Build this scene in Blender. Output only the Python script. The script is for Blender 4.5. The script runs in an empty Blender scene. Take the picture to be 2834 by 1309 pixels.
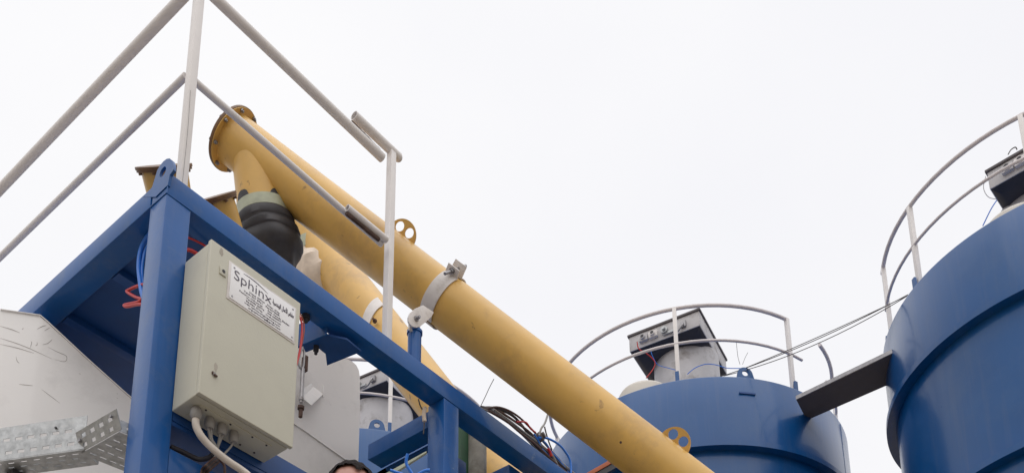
import bpy, bmesh, math, random
from mathutils import Vector, Matrix
random.seed(7)
S = bpy.context.scene
COL = S.collection
PI = math.pi
# ------------------------------------------------------------------ camera
IMG_W, FOC, PPX, PPY = 2834.0, 2997.0, 1417.6, 2250.4
pitch, roll, yaw = math.radians(16.07), math.radians(-0.595), math.radians(51.17)
FW = Vector((math.cos(pitch)*math.sin(yaw), math.cos(pitch)*math.cos(yaw), math.sin(pitch)))
r0 = Vector((math.cos(yaw), -math.sin(yaw), 0)); u0 = r0.cross(FW)
RT = math.cos(roll)*r0 + math.sin(roll)*u0
UP = -math.sin(roll)*r0 + math.cos(roll)*u0
CAM = Vector((0, 0, 1.6))
cd = bpy.data.cameras.new("camera"); cam = bpy.data.objects.new("camera", cd); COL.objects.link(cam)
cam.matrix_world = Matrix(((RT.x, UP.x, -FW.x, CAM.x), (RT.y, UP.y, -FW.y, CAM.y), (RT.z, UP.z, -FW.z, CAM.z), (0, 0, 0, 1)))
cd.sensor_fit = 'HORIZONTAL'; cd.sensor_width = 36.0
cd.lens = FOC/IMG_W*36.0
cd.shift_x = (1417.0-PPX)/IMG_W
cd.shift_y = (PPY-654.5)/IMG_W
cd.clip_start = 0.05; cd.clip_end = 3000
S.camera = cam
# ------------------------------------------------------------------ world: bright overcast sky
w = bpy.data.worlds.new("World"); S.world = w; w.use_nodes = True
nt = w.node_tree; nt.nodes.clear()
out = nt.nodes.new('ShaderNodeOutputWorld'); bg = nt.nodes.new('ShaderNodeBackground')
sky = nt.nodes.new('ShaderNodeTexSky'); sky.sky_type = 'NISHITA'; sky.sun_disc = False
sky.sun_elevation = math.radians(48); sky.sun_rotation = math.radians(200)
bg.inputs['Strength'].default_value = 0.1
geo = nt.nodes.new('ShaderNodeTexCoord')
noi = nt.nodes.new('ShaderNodeTexNoise'); noi.inputs['Scale'].default_value = 2.2; noi.inputs['Detail'].default_value = 5
noi.inputs['Roughness'].default_value = 0.5
ramp = nt.nodes.new('ShaderNodeValToRGB')
ramp.color_ramp.elements[0].position = 0.3; ramp.color_ramp.elements[0].color = (9.25, 9.25, 9.6, 1)
ramp.color_ramp.elements[1].position = 0.7; ramp.color_ramp.elements[1].color = (9.95, 9.9, 10.0, 1)
mx = nt.nodes.new('ShaderNodeMixRGB'); mx.inputs[0].default_value = 0.97
nt.links.new(geo.outputs['Generated'], noi.inputs['Vector']); nt.links.new(noi.outputs['Fac'], ramp.inputs['Fac'])
nt.links.new(sky.outputs[0], mx.inputs[1]); nt.links.new(ramp.outputs[0], mx.inputs[2])
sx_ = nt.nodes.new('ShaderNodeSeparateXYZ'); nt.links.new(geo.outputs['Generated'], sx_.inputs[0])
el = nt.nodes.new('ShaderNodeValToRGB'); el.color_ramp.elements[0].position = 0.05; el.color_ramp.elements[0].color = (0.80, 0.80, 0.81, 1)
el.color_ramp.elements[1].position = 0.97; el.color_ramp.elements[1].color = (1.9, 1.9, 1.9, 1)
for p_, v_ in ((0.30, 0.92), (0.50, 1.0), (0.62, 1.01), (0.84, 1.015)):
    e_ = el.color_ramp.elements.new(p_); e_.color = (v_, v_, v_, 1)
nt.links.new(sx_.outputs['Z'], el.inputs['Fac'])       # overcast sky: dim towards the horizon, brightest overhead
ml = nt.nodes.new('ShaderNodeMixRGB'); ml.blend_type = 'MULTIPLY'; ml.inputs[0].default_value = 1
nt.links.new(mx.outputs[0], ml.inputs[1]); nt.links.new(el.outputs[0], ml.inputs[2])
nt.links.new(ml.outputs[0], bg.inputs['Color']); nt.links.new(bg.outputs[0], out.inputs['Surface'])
sd = bpy.data.lights.new("sun", 'SUN'); sun = bpy.data.objects.new("sun", sd); COL.objects.link(sun)
sd.energy = 0.85; sd.angle = math.radians(80); sd.color = (1, 0.96, 0.9)
sun_dir = Vector((-0.50, -0.40, 0.80)).normalized()
sun.rotation_euler = sun_dir.to_track_quat('Z', 'Y').to_euler()
sky.sun_elevation = math.asin(sun_dir.z); sky.sun_rotation = math.atan2(sun_dir.x, sun_dir.y)
S.view_settings.view_transform = 'Standard'; S.view_settings.look = 'None'
S.view_settings.exposure = 0; S.view_settings.gamma = 1; S.view_settings.use_curve_mapping = False
S.cycles.max_bounces = 8
# ------------------------------------------------------------------ measuring helpers (pixel of the photograph -> point on a plane)
def ray(x, y): return (x-PPX)/FOC*RT - (y-PPY)/FOC*UP + FW
def on(ax, v, x, y):
    d = ray(x, y); i = 'XYZ'.index(ax); t = (v-CAM[i])/d[i]; return CAM + t*d
def dp(x, y, d): return CAM + ray(x, y)*d
def depth(p): return (Vector(p)-CAM).dot(FW)
V = Vector
# ------------------------------------------------------------------ materials
def mat(name, col, rough=0.5, metal=0.0, coat=0.0, var=0.06, vscale=6.0, bump=0.0, bscale=40.0, dirt=None, dirt_amt=0.0, dscale=4.0, spots=None, spot_scale=30, spot_amt=0.08, spec=0.5, streak=0.0):
    m = bpy.data.materials.new(name); m.use_nodes = True; t = m.node_tree
    b = t.nodes['Principled BSDF']
    b.inputs['Roughness'].default_value = rough; b.inputs['Metallic'].default_value = metal
    b.inputs['Coat Weight'].default_value = coat; b.inputs['Coat Roughness'].default_value = 0.12
    b.inputs['Specular IOR Level'].default_value = spec
    tc = t.nodes.new('ShaderNodeTexCoord')
    n = t.nodes.new('ShaderNodeTexNoise'); n.inputs['Scale'].default_value = vscale; n.inputs['Detail'].default_value = 6; n.inputs['Roughness'].default_value = 0.6
    t.links.new(tc.outputs['Object'], n.inputs['Vector'])
    r = t.nodes.new('ShaderNodeValToRGB')
    a = [max(0, c*(1-var)) for c in col]; c2 = [min(1, c*(1+var)) for c in col]
    r.color_ramp.elements[0].position = 0.35; r.color_ramp.elements[0].color = (*a, 1)
    r.color_ramp.elements[1].position = 0.65; r.color_ramp.elements[1].color = (*c2, 1)
    t.links.new(n.outputs['Fac'], r.inputs['Fac']); last = r.outputs[0]
    if streak > 0:     # dust washed down in vertical runs
        mp = t.nodes.new('ShaderNodeMapping'); mp.inputs['Scale'].default_value = (5.5, 5.5, 0.35); t.links.new(tc.outputs['Object'], mp.inputs['Vector'])
        ns = t.nodes.new('ShaderNodeTexNoise'); ns.inputs['Scale'].default_value = 1.6; ns.inputs['Detail'].default_value = 7; ns.inputs['Roughness'].default_value = 0.65
        t.links.new(mp.outputs[0], ns.inputs['Vector'])
        rs_ = t.nodes.new('ShaderNodeValToRGB'); rs_.color_ramp.elements[0].position = 0.50; rs_.color_ramp.elements[1].position = 0.78
        rs_.color_ramp.elements[0].color = (0, 0, 0, 1); rs_.color_ramp.elements[1].color = (streak,)*3 + (1,)
        t.links.new(ns.outputs['Fac'], rs_.inputs['Fac'])
        x = t.nodes.new('ShaderNodeMixRGB'); x.inputs[2].default_value = (*[0.55*c_+0.10 for c_ in col], 1)
        t.links.new(rs_.outputs[0], x.inputs[0]); t.links.new(last, x.inputs[1]); last = x.outputs[0]
    if dirt:
        n2 = t.nodes.new('ShaderNodeTexNoise'); n2.inputs['Scale'].default_value = dscale; n2.inputs['Detail'].default_value = 8; n2.inputs['Roughness'].default_value = 0.7
        t.links.new(tc.outputs['Object'], n2.inputs['Vector'])
        r2 = t.nodes.new('ShaderNodeValToRGB'); r2.color_ramp.elements[0].position = 0.52; r2.color_ramp.elements[1].position = 0.72
        r2.color_ramp.elements[0].color = (0, 0, 0, 1); r2.color_ramp.elements[1].color = (dirt_amt,)*3 + (1,)
        t.links.new(n2.outputs['Fac'], r2.inputs['Fac'])
        x = t.nodes.new('ShaderNodeMixRGB'); x.inputs[2].default_value = (*dirt, 1)
        t.links.new(r2.outputs[0], x.inputs[0]); t.links.new(last, x.inputs[1]); last = x.outputs[0]
    if spots:
        n3 = t.nodes.new('ShaderNodeTexNoise'); n3.inputs['Scale'].default_value = spot_scale; n3.inputs['Detail'].default_value = 9; n3.inputs['Roughness'].default_value = 0.62; n3.inputs['Distortion'].default_value = 0.6
        t.links.new(tc.outputs['Object'], n3.inputs['Vector'])
        r3 = t.nodes.new('ShaderNodeValToRGB'); r3.color_ramp.elements[0].position = 0.70-spot_amt; r3.color_ramp.elements[1].position = 0.75-spot_amt
        r3.color_ramp.elements[0].color = (0, 0, 0, 1); r3.color_ramp.elements[1].color = (0.7, 0.7, 0.7, 1)
        t.links.new(n3.outputs['Fac'], r3.inputs['Fac'])
        x = t.nodes.new('ShaderNodeMixRGB'); x.inputs[2].default_value = (*spots, 1)
        t.links.new(r3.outputs[0], x.inputs[0]); t.links.new(last, x.inputs[1]); last = x.outputs[0]
    t.links.new(last, b.inputs['Base Color'])
    rr = t.nodes.new('ShaderNodeMapRange'); rr.inputs['To Min'].default_value = max(0.02, rough-0.08); rr.inputs['To Max'].default_value = min(1, rough+0.1)
    t.links.new(n.outputs['Fac'], rr.inputs['Value']); t.links.new(rr.outputs[0], b.inputs['Roughness'])
    if bump > 0:
        nb = t.nodes.new('ShaderNodeTexNoise'); nb.inputs['Scale'].default_value = bscale; nb.inputs['Detail'].default_value = 3
        t.links.new(tc.outputs['Object'], nb.inputs['Vector'])
        bp = t.nodes.new('ShaderNodeBump'); bp.inputs['Strength'].default_value = bump; bp.inputs['Distance'].default_value = 0.01
        t.links.new(nb.outputs['Fac'], bp.inputs['Height']); t.links.new(bp.outputs[0], b.inputs['Normal'])
        t.links.new(bp.outputs[0], b.inputs['Coat Normal'])
    return m
M = dict(
 blue=mat('blue_paint', (0.003, 0.088, 0.325), 0.36, spec=0.28, coat=0.28, streak=0.25, spots=(0.16, 0.22, 0.34), spot_scale=9, spot_amt=0.01, var=0.08, vscale=3, bump=0.12, bscale=9, dirt=(0.12, 0.16, 0.22), dirt_amt=0.3, dscale=5),
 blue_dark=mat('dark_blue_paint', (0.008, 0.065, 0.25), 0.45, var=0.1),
 silo=mat('silo_blue_paint', (0.003, 0.078, 0.265), 0.30, spec=0.3, coat=0.40, streak=0.30, var=0.07, vscale=1.2, bump=0.06, bscale=1.2, dirt=(0.05, 0.12, 0.26), dirt_amt=0.35, dscale=1.1),
 white=mat('white_paint', (0.83, 0.81, 0.80), 0.42, var=0.02, vscale=2, bump=0.05, bscale=8, dirt=(0.36, 0.34, 0.33), dirt_amt=0.25, dscale=3, spots=(0.25, 0.2, 0.17), spot_scale=6, spot_amt=0.0),
 rail=mat('white_rail_paint', (0.82, 0.785, 0.77), 0.4, var=0.03, vscale=12, bump=0.02, bscale=60, spots=(0.25, 0.16, 0.11), spot_scale=14, spot_amt=-0.01),
 rail_far=mat('grey_rail_paint', (0.72, 0.67, 0.68), 0.45, var=0.05),
 yellow=mat('yellow_paint', (0.70, 0.42, 0.105), 0.42, coat=0.12, streak=0.12, var=0.06, vscale=4, bump=0.05, bscale=14, dirt=(0.44, 0.26, 0.10), dirt_amt=0.8, dscale=2.2, spots=(0.16, 0.08, 0.04), spot_scale=7, spot_amt=0.04),
 brown=mat('brown_flange_paint', (0.17, 0.085, 0.035), 0.5, var=0.2, vscale=20),
 beige=mat('beige_enamel', (0.585, 0.57, 0.475), 0.45, var=0.02, vscale=5, bump=0.06, bscale=120, dirt=(0.42, 0.37, 0.33), dirt_amt=0.18, dscale=4),
 plate=mat('nameplate_white', (0.93, 0.93, 0.95), 0.3, var=0.01),
 ink=mat('black_lettering', (0.07, 0.055, 0.09), 0.5, var=0.0),
 galv=mat('galvanised_steel', (0.44, 0.45, 0.455), 0.42, metal=0.65, var=0.22, vscale=28, bump=0.15, bscale=70, dirt=(0.3, 0.29, 0.27), dirt_amt=0.5, dscale=14),
 steel=mat('bare_steel', (0.33, 0.32, 0.33), 0.38, metal=0.8, var=0.15, vscale=30),
 clamp=mat('clamp_grey_paint', (0.74, 0.70, 0.68), 0.42, var=0.06, vscale=10, dirt=(0.3, 0.25, 0.22), dirt_amt=0.5, dscale=9),
 band=mat('pale_green_band', (0.46, 0.49, 0.37), 0.45, var=0.12, vscale=14),
 rubber=mat('black_rubber', (0.045, 0.044, 0.05), 0.6, var=0.25, vscale=9),
 canvas=mat('canvas_cloth', (0.78, 0.66, 0.55), 0.9, var=0.1, vscale=12, bump=0.3, bscale=14),
 rust=mat('rusty_steel', (0.09, 0.05, 0.038), 0.75, var=0.35, vscale=25),
 dark=mat('dark_grey_metal', (0.035, 0.033, 0.04), 0.5, var=0.15),
 channel=mat('dark_channel_paint', (0.12, 0.105, 0.11), 0.6, var=0.1, dirt=(0.12, 0.1, 0.09), dirt_amt=0.5),
 filt=mat('grey_filter_sheet', (0.52, 0.505, 0.515), 0.5, var=0.1, vscale=4, dirt=(0.22, 0.19, 0.17), dirt_amt=0.8, dscale=5),
 dome=mat('cream_dome', (0.62, 0.58, 0.52), 0.5, var=0.03),
 redh=mat('red_hose', (0.55, 0.03, 0.03), 0.35, var=0.05),
 blueh=mat('blue_hose', (0.03, 0.20, 0.75), 0.3, var=0.05),
 greyc=mat('grey_cable', (0.30, 0.29, 0.28), 0.5, var=0.08),
 whitec=mat('cream_conduit', (0.66, 0.60, 0.54), 0.45, var=0.05),
 wire=mat('weathered_wire', (0.12, 0.11, 0.11), 0.6, var=0.1),
 brownc=mat('brown_cable', (0.10, 0.055, 0.045), 0.6, var=0.15),
 orange=mat('orange_primer', (0.42, 0.10, 0.03), 0.5, var=0.15),
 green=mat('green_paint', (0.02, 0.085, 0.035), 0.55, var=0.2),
 pole=mat('cement_stained_pole', (0.38, 0.36, 0.31), 0.75, var=0.25, vscale=9, dirt=(0.16, 0.15, 0.12), dirt_amt=0.7, dscale=7),
 skin=mat('skin', (0.46, 0.24, 0.19), 0.5, var=0.06, vscale=20),
 hair=mat('dark_hair', (0.014, 0.010, 0.010), 0.8, var=0.3, vscale=90, bump=0.6, bscale=160, spec=0.15),
 shirt=mat('grey_shirt', (0.16, 0.17, 0.20), 0.85, var=0.08, bump=0.2, bscale=30),
 trousers=mat('dark_trousers', (0.04, 0.045, 0.06), 0.9, var=0.1),
 shoe=mat('black_shoe', (0.02, 0.02, 0.02), 0.4),
 eye=mat('eye', (0.6, 0.6, 0.58), 0.2, var=0),
 ground_with_berm=mat('concrete_yard', (0.29, 0.25, 0.20), 0.9, var=0.15, vscale=0.6, bump=0.3, bscale=3, dirt=(0.18, 0.15, 0.12), dirt_amt=0.7, dscale=0.4),
 platf=mat('platform_steel', (0.05, 0.09, 0.2), 0.55, var=0.15),
)
# ------------------------------------------------------------------ object helpers
OFF = {}
def tag(o, label=None, cat=None, group=None, kind=None):
    if label: o['label'] = label
    if cat: o['category'] = cat
    if group: o['group'] = group
    if kind: o['kind'] = kind
    return o
def thing(name, loc, label, cat, group=None):
    o = bpy.data.objects.new(name, None); COL.objects.link(o); o.location = loc; o.empty_display_size = 0.1
    OFF[o.name] = V(loc); return tag(o, label, cat, group)
def sm_link(name, bm, m, parent=None, smooth=True, loc=None, bevel=0.0, seg=2):
    """bm in world coordinates -> one linked mesh object"""
    if bevel > 0:
        bmesh.ops.recalc_face_normals(bm, faces=bm.faces)
        es = [e for e in bm.edges if len(e.link_faces) == 2 and e.calc_face_angle(0) > 0.6]
        bmesh.ops.bevel(bm, geom=es, offset=bevel, segments=seg, affect='EDGES', profile=0.6)
    off = V((0, 0, 0))
    if parent is not None: off = OFF[parent.name]
    elif loc is not None: off = V(loc)
    elif len(bm.verts):
        mn = min(v.co.z for v in bm.verts); c = sum((v.co for v in bm.verts), V())/len(bm.verts); off = V((c.x, c.y, mn))
    bmesh.ops.translate(bm, verts=bm.verts, vec=-off)
    bmesh.ops.recalc_face_normals(bm, faces=bm.faces)
    me = bpy.data.meshes.new(name); bm.to_mesh(me); bm.free()
    if smooth:
        for p in me.polygons: p.use_smooth = True
        try: me.set_sharp_from_angle(angle=math.radians(38))
        except Exception: pass
    ms = m if isinstance(m, (list, tuple)) else [m]
    for x in ms: me.materials.append(x)
    o = bpy.data.objects.new(name, me); COL.objects.link(o)
    if parent is not None: o.parent = parent
    else: o.location = off
    OFF[o.name] = off
    return o
def box(bm, lo, hi, frame=None):
    vs = []
    for z in (0, 1):
        for x, y in ((0, 0), (1, 0), (1, 1), (0, 1)):
            p = V((lo[0] if not x else hi[0], lo[1] if not y else hi[1], lo[2] if not z else hi[2]))
            if frame is not None: p = frame @ p
            vs.append(bm.verts.new(p))
    for f in ((0, 3, 2, 1), (4, 5, 6, 7), (0, 1, 5, 4), (1, 2, 6, 5), (2, 3, 7, 6), (3, 0, 4, 7)): bm.faces.new([vs[i] for i in f])
def hexa(bm, A, B):
    """solid between two quads / polygons with the same count"""
    a = [bm.verts.new(p) for p in A]; b = [bm.verts.new(p) for p in B]; n = len(a)
    bm.faces.new(a[::-1]); bm.faces.new(b)
    for i in range(n): bm.faces.new((a[i], a[(i+1) % n], b[(i+1) % n], b[i]))
def prism(bm, poly, vec):
    hexa(bm, [V(p) for p in poly], [V(p)+V(vec) for p in poly])
def frame_of(p, z, x=None):
    z = V(z).normalized()
    x = V(x) if x is not None else (V((0, 0, 1)) if abs(z.z) < 0.9 else V((1, 0, 0)))
    x = (x - z*x.dot(z)).normalized(); y = z.cross(x)
    return Matrix(((x.x, y.x, z.x, p[0]), (x.y, y.y, z.y, p[1]), (x.z, y.z, z.z, p[2]), (0, 0, 0, 1)))
def ring(bm, c, z, r, n, x=None):
    F = frame_of(c, z, x); return [bm.verts.new(F @ V((r*math.cos(2*PI*i/n), r*math.sin(2*PI*i/n), 0))) for i in range(n)]
def skin_rings(bm, rs, cap0=True, cap1=True):
    for a, b in zip(rs, rs[1:]):
        n = len(a)
        for i in range(n): bm.faces.new((a[i], a[(i+1) % n], b[(i+1) % n], b[i]))
    if cap0: bm.faces.new(rs[0][::-1])
    if cap1: bm.faces.new(rs[-1])
def cyl(bm, p, q, r, n=24, r2=None, cap0=True, cap1=True):
    p, q = V(p), V(q); z = q-p
    skin_rings(bm, [ring(bm, p, z, r, n), ring(bm, q, z, r if r2 is None else r2, n)], cap0, cap1)
def pipe_open(bm, p, q, r, wall, n=24):
    p, q = V(p), V(q); z = q-p
    a = ring(bm, p, z, r, n); b = ring(bm, q, z, r, n); c = ring(bm, q, z, r-wall, n); d = ring(bm, p, z, r-wall, n)
    skin_rings(bm, [a, b, c, d], False, False)
    for i in range(n): bm.faces.new((d[i], d[(i+1) % n], a[(i+1) % n], a[i]))
def lathe(bm, p, axis, prof, n=32, cap0=True, cap1=True):
    """prof: list of (distance along axis, radius)"""
    p = V(p); a = V(axis).normalized()
    skin_rings(bm, [ring(bm, p+a*t, a, r, n) for t, r in prof], cap0, cap1)
def catmull(pts, k=8):
    pts = [V(p) for p in pts]; P = [pts[0]*2-pts[1]] + pts + [pts[-1]*2-pts[-2]]; o = []
    for i in range(1, len(P)-2):
        for j in range(k):
            t = j/k; a, b, c, d = P[i-1], P[i], P[i+1], P[i+2]
            o.append(0.5*((2*b)+(c-a)*t+(2*a-5*b+4*c-d)*t*t+(3*b-a-3*c+d)*t**3))
    o.append(pts[-1]); return o
def tube(bm, pts, r, n=10, smooth=0, caps=True):
    if smooth: pts = catmull(pts, smooth)
    pts = [V(p) for p in pts]; t0 = (pts[1]-pts[0]).normalized(); x = frame_of((0, 0, 0), t0).col[0].xyz; rs = []
    for i, p in enumerate(pts):
        t = (pts[min(i+1, len(pts)-1)]-pts[max(i-1, 0)]).normalized(); x = (x-t*x.dot(t)).normalized()
        rr = r(i/(len(pts)-1)) if callable(r) else r
        rs.append(ring(bm, p, t, rr, n, x))
    skin_rings(bm, rs, caps, caps)
def arc(c, r, z, a0, a1, n):
    return [V((c[0]+r*math.cos(math.radians(a0+(a1-a0)*i/n)), c[1]+r*math.sin(math.radians(a0+(a1-a0)*i/n)), z)) for i in range(n+1)]
def plate2d(bm, F, outer, holes, th):
    """flat plate with holes in the local XY plane of F, thickness th along +Z (filled by a 2D curve)"""
    cu = bpy.data.curves.new('tmp', 'CURVE'); cu.dimensions = '2D'; cu.fill_mode = 'BOTH'; cu.extrude = th/2
    for lp in [outer]+holes:
        sp = cu.splines.new('POLY'); sp.points.add(len(lp)-1)
        for i, (x, y) in enumerate(lp): sp.points[i].co = (x, y, 0, 1)
        sp.use_cyclic_u = True
    ob = bpy.data.objects.new('tmp', cu); COL.objects.link(ob)
    dg = bpy.context.evaluated_depsgraph_get(); me = bpy.data.meshes.new_from_object(ob.evaluated_get(dg))
    me.transform(Matrix.Translation((0, 0, th/2))); me.transform(F)
    bm.from_mesh(me); bpy.data.objects.remove(ob); bpy.data.meshes.remove(me)
    bmesh.ops.remove_doubles(bm, verts=bm.verts, dist=1e-5)
def circ2(cx, cy, r, n=28, a0=0, a1=360):
    full = a1-a0 == 360
    return [(cx+r*math.cos(math.radians(a0+(a1-a0)*i/(n if full else n-1))), cy+r*math.sin(math.radians(a0+(a1-a0)*i/(n if full else n-1)))) for i in range(n)]
def bolt(bm, p, d, r=0.012, h=0.012, shank=0.0):
    d = V(d).normalized(); lathe(bm, p, d, [(0, r), (h, r)], 6)
    if shank: lathe(bm, V(p)+d*h, d, [(0, r*0.55), (shank, r*0.55)], 10)
def B(): return bmesh.new()

# ================================================================== SETTING
bm = B(); prof_ = [(0, 0), (10, 0), (20, 0.0), (26, 1.5), (31, 7.0), (36, 12.0), (42, 13.5), (60, 14), (120, 15), (400, 16)]  # flat yard ringed by an added, unseen berm that cuts off low sky light
prev = None; NG = 96
rg = random.Random(5); ph = [rg.uniform(0, 6.28) for _ in range(6)]
for d_, z_ in prof_[1:]:
    cur = []
    for i in range(NG):
        a_ = 2*PI*i/NG; wob = 1+0.10*math.sin(3*a_+ph[0])+0.06*math.sin(7*a_+ph[1]) if d_ > 20 else 1
        zz_ = z_*(1+0.12*math.sin(5*a_+ph[2])+0.08*math.sin(11*a_+ph[3]))+(rg.uniform(-0.3, 0.3) if 24 < d_ < 100 else 0)
        cur.append(bm.verts.new((6+d_*wob*math.cos(a_), 5+d_*wob*math.sin(a_), zz_)))
    if prev is None: bm.faces.new(cur)
    else:
        for i in range(NG): bm.faces.new((prev[i], prev[(i+1) % NG], cur[(i+1) % NG], cur[i]))
    prev = cur
o = sm_link('ground_with_berm', bm, M['ground_with_berm'], loc=(0, 0, 0)); tag(o, kind='structure')

# ================================================================== STEEL FRAME
X0, Y0, W = 2.116, 3.69, 0.13
ZB, ZT = 5.706, 5.822
fr = thing('steel_frame', (X0, Y0, 0), 'blue painted steel frame of square tubes carrying the beige control cabinet', 'steel frame')
def fbox(name, lo, hi, m='blue', bev=0.006, par=None):
    b = B(); box(b, lo, hi); return sm_link(name, b, M[m], par or fr, bevel=bev)
fbox('post', (X0, Y0, 0.0), (X0+W, Y0+W, ZB-0.003))
fbox('post', (3.99, Y0+0.002, 0.0), (4.12, Y0+W, ZB-0.003))
fbox('post', (7.2, Y0+0.002, 0.0), (7.33, Y0+W, ZB-0.003))
fbox('post', (2.86, 4.70, 0.0), (2.925, 4.765, ZB+0.043))
fbox('beam', (X0+0.002, Y0-0.0, ZB), (7.33, Y0+W-0.004, ZT+0.004))          # long front beam
fbox('beam', (X0-0.002, Y0+W, ZB), (X0+W-0.004, 6.4, ZT))                  # left beam
# weld seam caps at the corner
b = B()
tube(b, [V((X0-0.001, Y0+W, ZB-0.001)), V((X0-0.001, Y0, ZB-0.001)), V((X0+W, Y0-0.001, ZB-0.001))], 0.0035, 6)
tube(b, [V((X0+0.001, Y0-0.001, ZB)), V((X0+0.001, Y0-0.001, ZT))], 0.003, 6)
sm_link('weld_seam', b, M['blue'], fr)
# lifting lug (plate in the X plane, with an eye)
lp = [(470, 484), (480, 470), (480, 455), (476, 444), (469, 438.5), (461, 440), (452, 447), (443, 458), (435, 472), (428, 495), (421, 518), (410, 531), (396, 545.5), (430, 545), (464, 512)]
lp = [on('X', X0-0.003, *p) for p in lp]; F = Matrix(((0, 0, 1, X0-0.003), (1, 0, 0, 0), (0, 1, 0, 0), (0, 0, 0, 1)))
hc = on('X', X0-0.003, 450.5, 476)
b = B(); plate2d(b, F, [(p.y, p.z) for p in lp], [circ2(hc.y, hc.z, 0.026, 20)], 0.0145); sm_link('lifting_lug', b, M['blue'], fr)
# deck plate seen from below through the left bay
b = B(); box(b, (X0+W+0.002, Y0+W+0.002, ZB+0.045), (2.93, 6.4, ZB+0.055))
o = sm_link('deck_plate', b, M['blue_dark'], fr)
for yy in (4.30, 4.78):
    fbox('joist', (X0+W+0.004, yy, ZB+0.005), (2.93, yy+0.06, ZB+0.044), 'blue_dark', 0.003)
# lower rail of the front bay and shelf angle under the cabinet
lz = on('Y', Y0, 468, 1236).z
fbox('beam', (X0+W+0.002, Y0+0.004, lz-0.13), (3.988, Y0+W-0.004, lz))
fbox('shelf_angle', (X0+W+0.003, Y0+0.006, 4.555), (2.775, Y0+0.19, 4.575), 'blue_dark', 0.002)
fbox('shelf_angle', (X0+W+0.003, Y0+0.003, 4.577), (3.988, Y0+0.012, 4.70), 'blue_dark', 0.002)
# cross beam from the middle post to the back
fbox('cross_beam', (3.995, Y0+W, 5.565), (4.115, 4.335, 5.675))
xcb = on('Z', 5.704, 1407, 1284).x
fbox('cross_beam', (xcb, Y0+W-0.002, 5.575), (xcb+0.12, 5.6, 5.704))
# cantilever bracket behind the front beam, from which the tie link hangs
zb = 5.66
P_ = [on('Z', zb, *p) for p in ((905, 928), (838, 957), (846, 975), (880, 962), (901, 979), (905, 1011), (1000, 973), (960, 940))]
b = B(); prism(b, P_, (0, 0, 0.012)); sm_link('bracket_plate', b, M['blue_dark'], fr)
a_, c_ = on('Z', zb, 905, 927), on('Z', zb, 836, 957); c2 = c_+(c_-a_)*0.5
nrm = (c2-a_).cross(V((0, 0, 1))).normalized()
b = B(); prism(b, [a_+V((0, 0, -0.004)), c2+V((0, 0, -0.004)), c2+V((0, 0, 0.14)), a_+V((0, 0, 0.14))], nrm*-0.012 if nrm.x > 0 else nrm*0.012)
sm_link('bracket_web', b, M['blue'], fr)
b = B(); bolt(b, on('Z', zb, 875, 958), (0, 0, -1), 0.016, 0.03, 0.02); sm_link('bolt', b, M['dark'], fr)

# dark blue mixer housing behind the middle post
XE = on('Z', 5.55, 1120, 1284).x
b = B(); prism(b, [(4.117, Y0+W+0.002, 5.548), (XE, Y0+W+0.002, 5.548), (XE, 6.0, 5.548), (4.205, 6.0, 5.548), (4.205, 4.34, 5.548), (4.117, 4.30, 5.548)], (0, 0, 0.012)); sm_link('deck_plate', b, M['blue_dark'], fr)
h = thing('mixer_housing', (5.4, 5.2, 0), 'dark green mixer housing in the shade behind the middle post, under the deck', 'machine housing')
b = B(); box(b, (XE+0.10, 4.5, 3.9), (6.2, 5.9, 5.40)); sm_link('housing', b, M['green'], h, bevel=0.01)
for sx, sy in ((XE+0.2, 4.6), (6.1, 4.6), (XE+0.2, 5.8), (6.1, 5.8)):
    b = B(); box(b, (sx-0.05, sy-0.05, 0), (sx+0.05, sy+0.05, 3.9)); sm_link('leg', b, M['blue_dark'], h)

# ================================================================== HANDRAIL round the frame top
HX, HY = 2.18, 3.75
hr = thing('handrail', (HX, HY, ZT), 'white pipe handrail on the corner of the blue frame, with rusty sleeve joints', 'handrail')
MID, TOP = 6.505, 7.10
def hbox(name, lo, hi): b = B(); box(b, lo, hi); return sm_link(name, b, M['rail'], hr, bevel=0.004)
px_ = 2.235
hbox('post', (px_-0.021, 3.752, ZT+0.004), (px_+0.021, 3.794, TOP+0.02))
b = B(); tube(b, [V((px_-0.010, 3.7505, ZT+0.01)), V((px_-0.007, 3.7505, 6.2)), V((px_-0.012, 3.7505, 6.45))], 0.0007, 5, 4); sm_link('weld_seam', b, M['wire'], hr)
q = on('Y', 3.775, 1078, 670)
hbox('post', (3.595-0.021, 3.752, ZT+0.004), (3.595+0.021, 3.794, on('Y', 3.775, 1100, 440).z+0.005))
def rod(name, p, q, r, par=hr, m='rail', n=20):
    b = B(); cyl(b, p, q, r, n); return sm_link(name, b, M[m], par)
# left-hand run (towards the back left)
x1 = 2.225
rod('top_rail', on('X', x1, -160, 693), on('X', x1, 536, -38), 0.0285)
rod('mid_rail', on('X', x1, -120, 829), on('X', x1, 514, 211), 0.0185)
# right-hand run
def rope(name, pts, r, open_end=False):
    b = B()
    if open_end: pipe_open(b, pts[0], pts[1], r, 0.004)
    else: cyl(b, pts[0], pts[1], r, 20)
    return sm_link(name, b, M['rail'], hr)
rope('top_rail', (on('Y', 3.765, 548, -50), on('Y', 3.765, 1058, 437.5)), 0.028, True)
rope('mid_rail', (on('Y', 3.775, 533, 221), on('Y', 3.765, 1057, 676)), 0.0185, True)
rope('end_rail', (on('Y', 3.775, 980, 320), on('Y', 3.775, 1104, 437)), 0.028, True)
rope('end_rail', (on('Y', 3.725, 961, 575), on('Y', 3.725, 1070, 664)), 0.020, True)
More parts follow.
